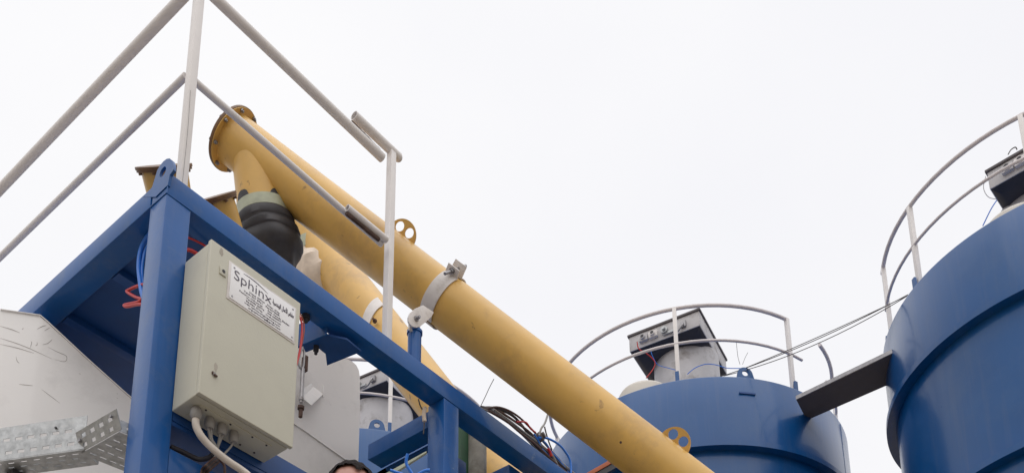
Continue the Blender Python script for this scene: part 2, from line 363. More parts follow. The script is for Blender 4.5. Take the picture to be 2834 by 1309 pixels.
# gap between the paired pipes: weld metal, dark and rough
for pts, r in (((on('Y', 3.758, 972, 338), on('Y', 3.758, 1050, 418)), 0.012), ((on('Y', 3.735, 958, 590), on('Y', 3.735, 1048, 664)), 0.012)):
    b = B(); tube(b, [pts[0].lerp(pts[1], i/14)+V((random.uniform(-1, 1), 0, random.uniform(-1, 1)))*0.002 for i in range(15)], r, 8); sm_link('weld_bead', b, M['rust'], hr)
# spherical elbow
b = B(); bmesh.ops.create_uvsphere(b, u_segments=16, v_segments=10, radius=0.027); bmesh.ops.translate(b, verts=b.verts, vec=on('Y', 3.775, 1102, 436)); sm_link('elbow', b, M['rail'], hr)

# ================================================================== CONTROL CABINET
bx0, bx1, bz0, bz1, yf, yb = 2.2325, 2.745, 4.607, 5.407, 3.4827, 3.686
cb = thing('control_cabinet', ((bx0+bx1)/2, yb, bz0), 'beige steel control cabinet with a white nameplate, hung on the blue frame', 'control cabinet')
b = B(); box(b, (bx0+0.005, yf+0.030, bz0+0.004), (bx1-0.006, yb, bz1-0.004)); body = sm_link('body', b, M['beige'], cb, bevel=0.006, seg=3)
b = B(); box(b, (bx0, yf, bz0), (bx1, yf+0.022, bz1)); door = sm_link('door', b, M['beige'], cb, bevel=0.004, seg=3)
b = B(); box(b, (bx0+0.010, yf+0.0222, bz0+0.010), (bx1-0.010, yf+0.0298, bz1-0.010)); sm_link('door_gasket', b, M['dark'], cb)
# gland plate outline and screws under the cabinet
b = B()
gp = [(bx0+0.06, yf+0.065), (bx1-0.07, yf+0.065), (bx1-0.07, yb-0.03), (bx0+0.06, yb-0.03)]
box(b, (gp[0][0], gp[0][1], bz0-0.0005), (gp[2][0], gp[2][1], bz0+0.0036)); glp = sm_link('gland_plate', b, M['beige'], cb, bevel=0.0005)
for sx in (0.09, 0.22, 0.34, 0.42):
    for sy in (yf+0.075, yb-0.04): b = B(); bolt(b, (bx0+sx, sy, bz0-0.0006), (0, 0, -1), 0.005, 0.003); sm_link('screw', b, M['dark'], cb)
# latches
def latch(px, py, s):
    p = on('Y', yf, px, py); b = B(); box(b, (p.x-s, yf-0.006, p.z-s*1.25), (p.x+s, yf-0.0003, p.z+s*1.25)); l = sm_link('lock', b, M['beige'], cb, bevel=0.002)
    b = B(); lathe(b, (p.x+s*0.1, yf-0.0062, p.z), (0, -1, 0), [(0, s*0.5), (0.002, s*0.45)], 16); sm_link('key_slot', b, M['dark'], l)
latch(616, 752, 0.017)
p = on('Y', yf, 592, 1035); b = B()
lathe(b, (p.x, yf-0.0003, p.z), (0, -1, 0), [(0, 0.012), (0.003, 0.011)], 18); lk = sm_link('lock', b, M['greyc'], cb)
b = B(); box(b, (p.x-0.004, yf-0.010, p.z-0.011), (p.x+0.013, yf-0.0033, p.z-0.004)); box(b, (p.x-0.012, yf-0.007, p.z-0.006), (p.x-0.007, yf-0.0003, p.z+0.006)); sm_link('broken_key', b, M['rust'], lk)
# grey grime patches on the door, thin stains of their own shape
stain = mat('door_grime', (0.45, 0.41, 0.345), 0.6, var=0.1)
for (px, py, rw, rh) in ((613, 697, 0.010, 0.020), (597, 1016, 0.009, 0.022)):
    p = on('Y', yf, px, py); b = B()
    pts = [(rw*math.cos(2*PI*i/40)*(1+0.15*math.sin(6*PI*i/40+px)), rh*math.sin(2*PI*i/40)*(1+0.12*math.sin(8*PI*i/40))) for i in range(40)]
    vs = [b.verts.new((p.x+x, yf-0.0007, p.z+z)) for x, z in pts]; b.faces.new(vs); sm_link('grime_patch', b, stain, door, smooth=False)
# nameplate
c = [on('Y', yf-0.002, *p) for p in ((634, 720), (819.5, 853.5), (815.5, 952.5), (626.5, 824))]
nx0 = (c[0].x+c[3].x)/2; nx1 = (c[1].x+c[2].x)/2; nz1 = (c[0].z+c[1].z)/2; nz0 = (c[2].z+c[3].z)/2
b = B(); box(b, (nx0, yf-0.003, nz0), (nx1, yf-0.0003, nz1)); bp_ = sm_link('nameplate', b, M['clamp'], cb, bevel=0.001)
b = B(); box(b, (nx0+0.012, yf-0.0060, nz0+0.010), (nx1-0.010, yf-0.0032, nz1-0.010)); sm_link('plate_face', b, M['plate'], bp_, bevel=0.001)
for sx, sz in ((nx0+0.028, nz1-0.024), (nx1-0.022, nz1-0.022), (nx0+0.026, nz0+0.024), (nx1-0.020, nz0+0.024)):
    b = B(); lathe(b, (sx, yf-0.0061, sz), (0, -1, 0), [(0, 0.0048), (0.002, 0.0042)], 14); sm_link('rivet', b, M['steel'], bp_)
NW, NH = nx1-nx0, nz1-nz0
def text_bm(b, body, x, z, size, sx=1.0, bold=0.0, align='LEFT', th=0.0006):
    cu = bpy.data.curves.new('tmp', 'FONT'); cu.body = body; cu.size = size; cu.extrude = th; cu.offset = bold; cu.align_x = align; cu.resolution_u = 3
    ob = bpy.data.objects.new('tmp', cu); COL.objects.link(ob); dg = bpy.context.evaluated_depsgraph_get()
    me = bpy.data.meshes.new_from_object(ob.evaluated_get(dg))
    F = Matrix(((sx, 0, 0, nx0+x), (0, 0, -1, yf-0.0068), (0, 1, 0, nz0+z), (0, 0, 0, 1)))
    me.transform(F); b.from_mesh(me); bpy.data.objects.remove(ob); bpy.data.meshes.remove(me)
def text_fit(b, body, x, z, h, wd, bold=0.0):
    """text with its left end at x, baseline z, letter size h, stretched to width wd (fractions of the plate)"""
    t_ = B(); text_bm(t_, body, 0, 0, h*NH, 1.0, bold)
    x0_ = min(v.co.x for v in t_.verts); x1_ = max(v.co.x for v in t_.verts); k = wd*NW/(x1_-x0_)
    for v in t_.verts: v.co.x = nx0+x*NW+(v.co.x-x0_)*k; v.co.z += z*NH
    me_ = bpy.data.meshes.new('t'); t_.to_mesh(me_); t_.free(); b.from_mesh(me_); bpy.data.meshes.remove(me_)
b = B(); text_fit(b, 'Sphinx', 0.075, 0.60, 0.36, 0.54, -0.0008); sm_link('logo_lettering', b, M['ink'], bp_, smooth=False)
b = B(); sw = []
for i in range(25):
    t_ = i/24; sw.append((0.20+0.36*t_, 0.875+0.055*math.sin(PI*(0.15+0.85*t_))-0.05*t_, 0.014*math.sin(PI*(0.12+0.86*t_*0.9))))
up = [b.verts.new((nx0+x*NW, yf-0.0066, nz0+(z+r)*NH)) for x, z, r in sw]; lo_ = [b.verts.new((nx0+x*NW, yf-0.0066, nz0+(z-r)*NH)) for x, z, r in sw]
for i in range(24): b.faces.new((up[i], up[i+1], lo_[i+1], lo_[i]))
sm_link('logo_swoosh', b, M['ink'], bp_, smooth=False)
AR = ['\uFE94\uFEF4\uFEB3\uFEAA\uFEE8\uFEEC\uFEDF\uFE8D', '\uFEDD\uFE8E\uFEE4\uFECB\uFEF7\uFEDF', '\uFEB2\uFEDC\uFEE8\uFED4\uFEB3']
for w_, x, wd in ((AR[0], 0.635, 0.125), (AR[1], 0.775, 0.085), (AR[2], 0.872, 0.085)):
    b = B(); text_fit(b, w_, x, 0.66, 0.17, wd, 0.0004); sm_link('arabic_word', b, M['ink'], bp_, smooth=False)
rows = [('Head Office', 0.30, 0.22, 'Nasr City', 0.56, 0.19), ('Tel:01227 8961', 0.22, 0.27, 'Fax:22720681', 0.54, 0.21), ('Factory: Industrial', 0.16, 0.33, 'Zone - Menoufia', 0.57, 0.20), ('Tel:0484 00776', 0.26, 0.26, '048 4009977', 0.57, 0.21), ('Sadat City', 0.26, 0.24, 'Industrial', 0.55, 0.22), ('web: sphinx-engineering.com', 0.24, 0.52, '', 0, 0), ('eng.sphinxeng@gmail.com', 0.30, 0.47, '', 0, 0)]
for i, (t1, x_1, w_1, t2_, x_2, w_2) in enumerate(rows):
    b = B(); text_fit(b, t1, x_1, 0.51-0.070*i, 0.058, w_1, -0.0001); sm_link('address_line', b, M['ink'], bp_, smooth=False)
    if t2_: b = B(); text_fit(b, t2_, x_2, 0.51-0.070*i, 0.058, w_2, -0.0001); sm_link('address_line', b, M['ink'], bp_, smooth=False)
b = B(); text_fit(b, 'Sadat', 0.79, 0.36, 0.062, 0.11); sm_link('address_line', b, M['ink'], bp_, smooth=False)
# glands
GL = [(542.6, 1146, 0.026), (580, 1172, 0.023), (613.8, 1190, 0.023), (647, 1210, 0.022)]
gpos = []
for px, py, r in GL:
    p = on('Z', bz0-0.03, px, py); gpos.append(p)
    b = B(); lathe(b, (p.x, p.y, bz0-0.001), (0, 0, -1), [(0, r*0.8), (0.012, r*0.8), (0.012, r), (0.034, r), (0.046, r*0.92), (0.054, r*0.72), (0.054, r*0.55)], 20)
    sm_link('cable_gland', b, M['greyc'], cb)
# ---- cables from the glands
def cable(name, pts, r, m, label, cat, group=None, smooth=8, n=10):
    b = B(); tube(b, pts, r, n, smooth); o = sm_link(name, b, M[m]); return tag(o, label, cat, group)
g = gpos
def yz(px, py, y): return on('Y', y, px, py)
y1 = g[0].y
def Z_(px, py): return (460+px/4.78, 1060+py/4.78)
cable('conduit', [g[0]+V((0, 0, -0.02)), yz(*Z_(395, 560), y1), yz(*Z_(450, 680), y1-0.005), yz(*Z_(540, 790), y1-0.01), yz(*Z_(640, 885), y1-0.02), yz(*Z_(760, 985), y1-0.03), yz(*Z_(880, 1070), y1-0.04), yz(*Z_(1000, 1150), y1-0.05), yz(*Z_(1120, 1260), y1-0.06), yz(*Z_(1230, 1500), y1-0.03), yz(*Z_(1240, 1900), y1)], 0.0165, 'whitec', 'thick cream conduit curving out of the leftmost gland under the cabinet', 'conduit', n=16)
gy = g[1].y+0.01
for k, dx in enumerate((-0.008, 0.008)):
    cable('cable', [g[1]+V((dx, 0, -0.02)), yz(*Z_(595+dx*900, 740), gy), yz(*Z_(650+dx*600, 830), gy), yz(*Z_(690, 930), gy+0.02), yz(*Z_(640, 1010), gy+0.03)], 0.0065, 'greyc', ('left' if k == 0 else 'right')+' one of the two thin grey cables leaving the second gland', 'cable', 'thin grey cables under the cabinet')
for k, dx in enumerate((-0.007, 0.007)):
    cable('cable', [g[2]+V((dx, 0, -0.02)), yz(*Z_(705+dx*900, 760), gy), yz(*Z_(680, 850), gy+0.01), yz(*Z_(665, 940), gy+0.02), yz(*Z_(600, 1040), gy+0.03)], 0.0065, 'greyc', ('left' if k == 0 else 'right')+' one of the two thin grey cables leaving the third gland', 'cable', 'thin grey cables under the cabinet')
cable('cable', [g[3]+V((0, 0, -0.02)), yz(*Z_(860, 830), gy), yz(*Z_(800, 900), gy), yz(*Z_(720, 980), gy+0.02), yz(*Z_(620, 1070), gy+0.03)], 0.005, 'greyc', 'single thin grey cable leaving the rightmost gland of the cabinet', 'cable', 'thin grey cables under the cabinet')
for k in range(5):
    j = k*14
    cable('bundled_cable', [yz(*Z_(720+j*0.5, 930+j), gy+0.02), yz(*Z_(620+j, 1000+j), gy+0.02), yz(*Z_(530+j, 1080+j), gy+0.0), yz(*Z_(470+j, 1150+j*1.2), gy+0.04), yz(*Z_(440+j, 1400), gy+0.05), yz(*Z_(440+j, 1800), gy+0.05)], 0.0055, 'dark' if k % 2 else 'brownc', ['outermost', 'second', 'middle', 'fourth', 'innermost'][k]+' strand of the taped dark cable bundle under the cabinet', 'cable', 'dark cables bundled under the cabinet')
cable('cable', [yz(*Z_(60, 840), 3.74), yz(*Z_(200, 900), 3.73), yz(*Z_(330, 965), 3.72), yz(*Z_(440, 1005), 3.70), yz(*Z_(560, 985), 3.66), yz(*Z_(620, 940), gy+0.03)], 0.012, 'dark', 'black cable sagging along the lower blue rail beside the corner post', 'cable')
cable('cable', [yz(*Z_(700, 1000), gy), yz(*Z_(765, 1080), gy), yz(*Z_(775, 1190), gy), yz(*Z_(770, 1500), gy), yz(*Z_(770, 1900), gy)], 0.006, 'brownc', 'thin brown cable hanging straight down below the cable bundle', 'cable')

# ================================================================== HOSES by the corner post
def hose(name, pts, r, m, label, group=None): return cable(name, pts, r, m, label, 'hose', group)
def yy_(l, y): return [on('Y', y, *p) for p in l]
def xx_(l, x): return [on('X', x, *p) for p in l]
hose('air_hose', xx_([(420, 640), (400, 668), (388, 700), (384, 740), (388, 780), (394, 815), (410, 850)], 2.20), 0.0115, 'blueh', 'bright blue air hose looping out left of the corner post')
hose('air_hose', xx_([(425, 660), (404, 690), (395, 730), (394, 770), (400, 810), (415, 840)], 2.21), 0.007, 'blueh', 'thinner dark blue air hose just inside the loop by the corner post')
hose('spiral_hose', xx_([(410, 785), (385, 790), (357, 802), (352, 808), (375, 822), (392, 828), (380, 836), (348, 843), (344, 846), (352, 848), (385, 842), (412, 846)], 2.20), 0.0075, 'redh', 'red hose coiled in a zigzag left of the corner post')
hose('air_hose', yy_([(515, 655), (545, 668), (575, 685), (620, 720)], 3.80), 0.005, 'redh', 'upper red hose between the corner post and the cabinet top', 'red hoses behind the cabinet')
hose('air_hose', yy_([(512, 690), (530, 694), (560, 712), (600, 740)], 3.78), 0.009, 'redh', 'lower red hose between the corner post and the cabinet top', 'red hoses behind the cabinet')
hose('air_hose', yy_([(815, 850), (831, 880), (836, 905), (834, 940), (829, 975), (820, 1010)], 3.74), 0.006, 'redh', 'dark red hose running down the right side of the cabinet')
hose('air_hose', yy_([(815, 845), (836, 878), (842, 908), (837, 945), (826, 985)], 3.76), 0.003, 'orange', 'thin orange line beside the dark red hose right of the cabinet')
b = B(); p = on('Z', ZB-0.01, 846, 878); lathe(b, p+V((0, 0, 0.01)), (0, 0, -1), [(0, 0.024), (0.02, 0.024), (0.02, 0.015), (0.04, 0.012)], 12)
tag(sm_link('hose_fitting', b, M['dark']), 'small dark hose fitting under the front beam right of the cabinet', 'hose fitting')

# ================================================================== WHITE HOPPER (left) and WEIGH BIN (right)
YH = 4.80
wh = thing('white_hopper', (1.9, YH+0.5, 0), 'scratched white sheet steel hopper behind the galvanised cable tray', 'hopper')
NH_ = V((-0.50, -0.866, 0)); PH_ = on('Y', YH, 110, 873)
def fh(px, py, dy=0):
    d = ray(px, py); t = NH_.dot(PH_+NH_*dy-CAM)/NH_.dot(d)
    return CAM+d*t
topL = [fh(-420, 790), fh(0, 857), fh(110, 873), fh(128, 888), fh(240, 992), fh(352, 1092), fh(455, 1172), fh(700, 1350)]
b = B(); n = len(topL)
ext = V((0.5, 1.0, 0.0))
botL = [V((p.x, p.y, 3.6)) for p in topL]
fa = [b.verts.new(p) for p in topL]; fb = [b.verts.new(p) for p in botL]
ga = [b.verts.new(p+ext*0.9) for p in topL]; gb = [b.verts.new(p+ext*0.9) for p in botL]
for i in range(n-1):
    b.faces.new((fa[i], fa[i+1], fb[i+1], fb[i])); b.faces.new((ga[i+1], ga[i], gb[i], gb[i+1]))
    b.faces.new((fa[i+1], fa[i], ga[i], ga[i+1])); b.faces.new((fb[i], fb[i+1], gb[i+1], gb[i]))
b.faces.new((fa[0], fb[0], gb[0], ga[0])); b.faces.new((fa[-1], ga[-1], gb[-1], fb[-1]))
sm_link('shell', b, M['white'], wh, bevel=0.006)
# thin folded lip along the sloping edge
b = B(); tube(b, [p+V((0, -0.004, 0.0)) for p in topL[1:]], 0.004, 6); sm_link('edge_lip', b, M['white'], wh)
for sx in (1.3, 2.3):
    b = B(); box(b, (sx-0.04, 5.3, 0), (sx+0.04, 5.38, 3.6)); sm_link('leg', b, M['blue_dark'], wh)
# pencil and scrape marks
scr = mat('scratch_marks', (0.42, 0.39, 0.38), 0.7, var=0.1)
def zz(x, y): return (x/1.8056, 650+y/1.8056)
marks = [[(0, 455), (60, 472), (98, 488)], [(0, 515), (80, 540), (160, 572), (258, 618)], [(0, 545), (90, 565), (170, 590)], [(275, 622), (325, 632), (332, 605), (290, 585), (240, 560)], [(185, 470), (215, 455), (232, 452)], [(222, 478), (250, 462)], [(150, 565), (158, 540), (155, 530)], [(80, 605), (86, 630), (98, 640)], [(212, 548), (240, 540), (262, 520)], [(176, 553), (185, 548), (186, 535)], [(95, 745), (165, 752)], [(396, 690), (402, 696)], [(584, 790), (588, 794)], [(583, 812), (589, 816)], [(110, 470), (118, 466)], [(208, 770), (300, 840)]]
for mk in marks:
    b = B(); tube(b, [fh(*zz(*p), 0.0003) for p in mk], lambda t_: 0.0002+0.0013*math.sin(PI*min(0.97, max(0.03, t_)))**0.7, 5, 3); sm_link('scratch_mark', b, scr, wh)

YBN = 4.62
wb = thing('weigh_bin', (3.7, 5.0, 0), 'clean off-white weighing bin with a rounded corner, right of the cabinet', 'weighing bin')
def fb_(px, py, y=YBN): return on('Y', y, px, py)
prof = [fb_(700, 905), fb_(800, 935), fb_(905, 968), fb_(958, 992)] + [fb_(x, y) for x, y in ((975, 1000), (986, 1010), (993, 1024), (996, 1042))] + [fb_(996, 1140), fb_(993, 1235)]
crease = [fb_(700, 1098), fb_(840, 1190), fb_(905, 1236), fb_(968, 1280)]
b = B()
fr1 = [b.verts.new(p) for p in prof]; cr = [b.verts.new(p) for p in crease]
b.faces.new(fr1 + cr[::-1])
low = [b.verts.new(p) for p in (fb_(700, 1500, 4.80), fb_(840, 1500, 4.80), fb_(905, 1500, 4.80), fb_(985, 1500, 4.80))]
for i in range(3): b.faces.new((cr[i], cr[i+1], low[i+1], low[i]))
b.faces.new((fr1[-1], low[3], cr[3]))
res = bmesh.ops.extrude_face_region(b, geom=b.faces[:])
vs = [v for v in res['geom'] if isinstance(v, bmesh.types.BMVert)]
bmesh.ops.translate(b, verts=vs, vec=(-0.06, 0.8, 0.25))
sm_link('shell', b, M['white'], wb)
b = B(); tube(b, [p+V((0, -0.003, 0)) for p in (crease[0], crease[1], crease[2], crease[3])], 0.004, 6); sm_link('crease_weld', b, M['white'], wb)
b = B(); box(b, (3.6, 5.0, 0), (3.7, 5.1, 5.3)); box(b, (4.05, 5.2, 0), (4.13, 5.3, 5.3)); sm_link('leg', b, M['blue_dark'], wb)
# bracket with angle on the bin
b = B()
A1 = [fb_(836, 1100, YBN-0.09), fb_(862, 1121, YBN-0.09), fb_(895, 1090, YBN-0.01), fb_(868, 1070, YBN-0.01)]
prism(b, A1, (0, 0.008, 0)); prism(b, [fb_(832, 1078, YBN-0.09), fb_(836, 1102, YBN-0.09), fb_(868, 1072, YBN-0.01), fb_(862, 1060, YBN-0.01)], (0, 0.008, 0))
prism(b, [fb_(893, 1065, YBN-0.004), fb_(897, 1065, YBN-0.004), fb_(897, 1098, YBN-0.004), fb_(893, 1098, YBN-0.004)], (0, 0.004, 0))
sm_link('support_ear', b, M['white'], wb, bevel=0.002)
# tie link
yl = YBN-0.10
tl = thing('tie_link', on('Y', yl, 833, 1140), 'threaded steel tie link hanging between the blue bracket and the weighing bin', 'tie rod')
def l_(px, py): return on('Y', yl, px, py)
b = B(); cyl(b, l_(838, 1020), l_(834, 1104), 0.013, 14); sm_link('rod', b, M['steel'], tl)
b = B()
for dx in (-5, 6): tube(b, [l_(838, 962), l_(836+dx, 975), l_(834+dx*1.3, 995), l_(834+dx, 1014), l_(836, 1022)], 0.008, 8, 4)
sm_link('turnbuckle', b, M['steel'], tl)
b = B(); box(b, (l_(843, 1000).x, yl-0.01, l_(843, 1025).z), (l_(850, 1000).x, yl+0.03, l_(846, 985).z)); sm_link('load_cell', b, M['rust'], tl)
b = B(); lathe(b, l_(834, 1100), (0, 0, -1), [(0, 0.016), (0.02, 0.016), (0.02, 0.011), (0.035, 0.011)], 6); sm_link('upper_nut', b, M['steel'], tl)
b = B(); lathe(b, l_(833, 1124), (0, 0, -1), [(0, 0.022), (0.02, 0.022), (0.02, 0.014), (0.075, 0.013)], 6); sm_link('lower_nut', b, M['rust'], tl)

# ================================================================== CABLE TRAYS
def slot_plate(bm, O, U, Vv, L, H, slots, th):
    """plate O + u*U + v*V (u<=L, v<=H) with rectangular slots (u0,u1,v0,v1) cut through it"""
    us = sorted(set([0, L]+[s[i] for s in slots for i in (0, 1)])); vs_ = sorted(set([0, H]+[s[i] for s in slots for i in (2, 3)]))
    N = U.cross(Vv).normalized()*th; vg = {}
    def gv(i, j, k):
        if (i, j, k) not in vg: vg[(i, j, k)] = bm.verts.new(O+U*us[i]+Vv*vs_[j]+N*k)
        return vg[(i, j, k)]
    def hole(i, j):
        if not (0 <= i < len(us)-1 and 0 <= j < len(vs_)-1): return True
        u = (us[i]+us[i+1])/2; v = (vs_[j]+vs_[j+1])/2
        return any(s[0] < u < s[1] and s[2] < v < s[3] for s in slots)
    for i in range(len(us)-1):
        for j in range(len(vs_)-1):
            if hole(i, j): continue
            for k in (0, 1): bm.faces.new([gv(i, j, k), gv(i+1, j, k), gv(i+1, j+1, k), gv(i, j+1, k)])
            for (di, dj, a, c) in ((-1, 0, (i, j), (i, j+1)), (1, 0, (i+1, j), (i+1, j+1)), (0, -1, (i, j), (i+1, j)), (0, 1, (i, j+1), (i+1, j+1))):
                if hole(i+di, j+dj): bm.faces.new([gv(*a, 0), gv(*c, 0), gv(*c, 1), gv(*a, 1)])
zt = 4.50
a0, a1 = on('Z', zt, 215, 1243), on('Z', zt, 0, 1273)
U = (a1-a0).normalized(); L1 = 0.86; a0 = a0 - U*0.03
side = V((0, 0, 1)); q_ = on('Z', zt, 195, 1280); Wv = (q_-a0); Wv = (Wv-U*Wv.dot(U)); tw = 0.115; Wv.normalize()
ct = thing('cable_tray', (a0.x, a0.y, zt), 'long galvanised slotted cable tray running left across the white hopper', 'cable tray', 'galvanised cable trays')
hgt = (on('Y', a0.y, 225, 1147).z - on('Y', a0.y, 215, 1243).z)*0.97
b = B(); sl = []
for k in range(13):
    u = 0.05+k*0.062; sl.append((u, u+0.034, hgt*0.15, hgt*0.15+0.017)); sl.append((u+0.02, u+0.054, hgt*0.55, hgt*0.55+0.016))
slot_plate(b, a0, U, side, L1, hgt, sl, 0.0025); sm_link('side_flange', b, M['galv'], ct, smooth=False)
b = B(); sl = []
for k in range(12):
    for jj, (v0, sh) in enumerate(((0.02, 0), (0.05, 0.02), (0.082, 0.0))): u = 0.04+k*0.064+sh; sl.append((u, u+0.032, v0, v0+0.008))
slot_plate(b, a0+V((0, 0, -0.003)), U, Wv, L1, tw, sl, 0.0025); sm_link('tray_bottom', b, M['galv'], ct, smooth=False)
b = B(); slot_plate(b, a0+Wv*tw, U, side, L1, 0.06, [], 0.0025); sm_link('far_flange', b, M['galv'], ct, smooth=False)
b = B(); p = a0+U*0.15+side*hgt*0.74; bolt(b, p-Wv*0.003, -Wv, 0.006, 0.004); sm_link('bolt', b, M['dark'], ct)
# short tray turned towards the post
t2 = thing('cable_tray', on('Z', zt, 224, 1252), 'short galvanised tray piece bolted at an angle between the long tray and the corner post', 'cable tray', 'galvanised cable trays')
p0, p1 = on('Z', zt-0.005, 224, 1252), on('Z', zt-0.005, 330, 1192)
U2 = (p1-p0).normalized(); L2 = (p1-p0).length
F2 = U2.cross(V((0, 0, 1))); F2 = F2 if F2.x < 0 else -F2
topv = (on('Y', p0.y+0.02, 198, 1214)-p0); hh = 0.082
tv = (V((0, 0, 1))*hh + F2*0.035)
b = B(); Vn = tv.normalized(); hl = tv.length; sl = []
for k in range(4): u = 0.03+k*0.062; sl.append((u, u+0.026, hl*0.16, hl*0.16+0.017)); sl.append((u+0.005, u+0.034, hl*0.60, hl*0.60+0.018))
slot_plate(b, p0, U2, Vn, L2+0.02, hl, sl, 0.0025); sm_link('side_flange', b, M['galv'], t2, smooth=False)
b = B(); dv = V((0.20, -0.03, 0)); ll = dv.length; dv.normalize(); sl = []
for k in range(4):
    for jj in range(4): u = 0.02+jj*0.045; v = 0.03+k*0.055; sl.append((u, u+0.03, v, v+0.009))
slot_plate(b, p0+V((0, 0, -0.003)), dv, U2, ll, L2, sl, 0.0025); sm_link('tray_bottom', b, M['galv'], t2, smooth=False)
b = B(); slot_plate(b, p1, dv, V((0, 0, 1)), ll, 0.055, [(0.03, 0.06, 0.02, 0.032), (0.09, 0.12, 0.02, 0.032)], 0.0025); sm_link('end_flange', b, M['galv'], t2, smooth=False)
for pq, r_ in ((p0+U2*0.02+Vn*hl*0.5+F2*0.004, 0.009), (p0+U2*(L2-0.02)+Vn*hl*0.75+F2*0.004, 0.007)):
    b = B(); bolt(b, pq, F2, r_, 0.008); sm_link('bolt', b, M['steel'], t2)
# dark bracket below the long tray at the picture's corner
b = B(); c0 = on('Z', zt-0.02, 40, 1300); box(b, (c0.x-0.01, c0.y-0.0, zt-0.035), (c0.x+0.06, c0.y+0.08, zt-0.012))
tag(sm_link('tray_bracket', b, M['dark'], bevel=0.004), 'dark steel bracket under the far left end of the long cable tray', 'bracket')

# ================================================================== SCREW CONVEYORS
def eye_plate(F, r, holes, th): b = B(); plate2d(b, F, circ2(0, 0, r, 40), holes, th); return b
def conveyor(A, Bp, r, label, lug_ts):
    A, Bp = V(A), V(Bp); ax = (Bp-A).normalized()
    t = thing('screw_conveyor', Bp, label, 'screw conveyor', 'yellow screw conveyors')
    return t, ax
A1_, B1_ = V((3.151, 4.743, 7.633)), V((4.988, 2.840, 5.383))
ax = (B1_-A1_).normalized(); R1 = 0.158
def closest(px, py, A=A1_, a=ax):
    """point on the axis nearest to the line of sight through a pixel"""
    d = ray(px, py).normalized(); w0 = A-CAM; bb = a.dot(d); t = (bb*d.dot(w0)-a.dot(w0))/(1-bb*bb); return A+a*t
E0 = closest(650, 384); E1 = B1_+ax*1.6
c1, _ = conveyor(A1_, E1, R1, 'long yellow screw conveyor running from the flanged end down in front of the silos', None)
b = B(); cyl(b, E0, E1, R1, 64); tb = sm_link('tube', b, M['yellow'], c1)
b = B(); lathe(b, E0-ax*0.002, -ax, [(0, 0.202), (0.012, 0.202), (0.0125, 0.200), (0.020, 0.200)], 56); fl = sm_link('end_flange', b, M['brown'], c1)
b = B(); lathe(b, E0-ax*0.0005, -ax, [(-0.006, 0.199), (0.0008, 0.199)], 56); sm_link('flange_ring', b, M['yellow'], c1)
fxm = frame_of(E0, ax)
for k in range(8):
    an = 2*PI*k/8+0.25; p = fxm @ V((0.182*math.cos(an), 0.182*math.sin(an), 0.006))
    b = B(); bolt(b, p, ax, 0.013, 0.012, 0.008); bolt(b, p-ax*0.028, -ax, 0.013, 0.01); sm_link('bolt', b, M['steel'], fl)
# end bearing cover peeping over the flange
b = B(); lathe(b, E0-ax*0.02, -ax, [(0, 0.10), (0.03, 0.10), (0.03, 0.06), (0.07, 0.06)], 32); sm_link('bearing_cover', b, M['brown'], c1)
# weld ring round the tube mid-length
# spout
s_top = closest(713, 425); s_bot = dp(728, 600, depth(s_top)-0.02)
sdir = (s_bot-s_top).normalized(); sdir = V((0, 0, -1))*0.985+V((0.05, -0.05, 0)); sdir.normalize()
L_ = (s_top.z-6.52)/abs(sdir.z)
sp_end = dp(730, 590, depth(s_top)-0.02)
sdir = (sp_end-s_top).normalized(); Ls = (sp_end-s_top).length
b = B(); lathe(b, s_top, sdir, [(0.0, 0.150), (Ls, 0.162)], 44, True, True); sm_link('spout', b, M['yellow'], c1)
b = B(); lathe(b, sp_end-sdir*0.03, sdir, [(0, 0.164), (0.0, 0.170), (0.068, 0.170), (0.068, 0.164)], 44, False, False); bd = sm_link('clamp_band', b, M['band'], c1)
b = B(); fx2 = frame_of(sp_end, sdir)
bolt(b, sp_end+(-RT)*0.165+sdir*0.01, -RT, 0.012, 0.02, 0.02); sm_link('clamp_screw', b, M['steel'], bd)
# rubber boot, ribbed, sagging
b = B(); prof = [(-0.05, 0.158), (0.02, 0.160), (0.034, 0.162), (0.045, 0.176), (0.060, 0.183), (0.095, 0.184), (0.106, 0.176), (0.118, 0.177), (0.130, 0.190), (0.165, 0.192), (0.176, 0.184), (0.19, 0.186), (0.215, 0.194), (0.25, 0.188), (0.285, 0.165), (0.32, 0.135), (0.38, 0.11)]
rs = []
for t_, r_ in prof:
    dd = sdir*t_ + RT*(0.055*max(0, t_-0.05)*4*0.5) + V((0, 0, -1))*0.0
    rs.append(ring(b, sp_end+dd, sdir, r_, 44))
    for i, v in enumerate(rs[-1]):
        v.co += (v.co-(sp_end+dd)).normalized()*0.007*math.sin(i*0.7+t_*20)*min(1, max(0, t_-0.06)*12)
skin_rings(b, rs, False, True); sm_link('rubber_boot', b, M['rubber'], c1)
for (d0, d1, hmax) in ((150, 108, 0.055), (62, 28, 0.04)):
    prev = None; b = B()
    for i in range(9):
        an = math.radians(d0+(d1-d0)*i/8); dirv = (RT*math.cos(an)-FW*math.sin(an)); dirv = (dirv-sdir*dirv.dot(sdir)).normalized()
        hz_ = hmax*math.sin(PI*i/8)**0.5*random.uniform(0.8, 1.05)
        lo2 = sp_end-sdir*0.03+dirv*0.166; hi2 = sp_end-sdir*(0.03+hz_)+dirv*0.164
        cur = (b.verts.new(lo2), b.verts.new(hi2), b.verts.new(lo2-dirv*0.006), b.verts.new(hi2-dirv*0.006))
        if prev:
            b.faces.new((prev[0], cur[0], cur[1], prev[1])); b.faces.new((prev[2], prev[3], cur[3], cur[2])); b.faces.new((prev[1], cur[1], cur[3], prev[3]))
        prev = cur
    sm_link('torn_cuff', b, M['rubber'], c1)
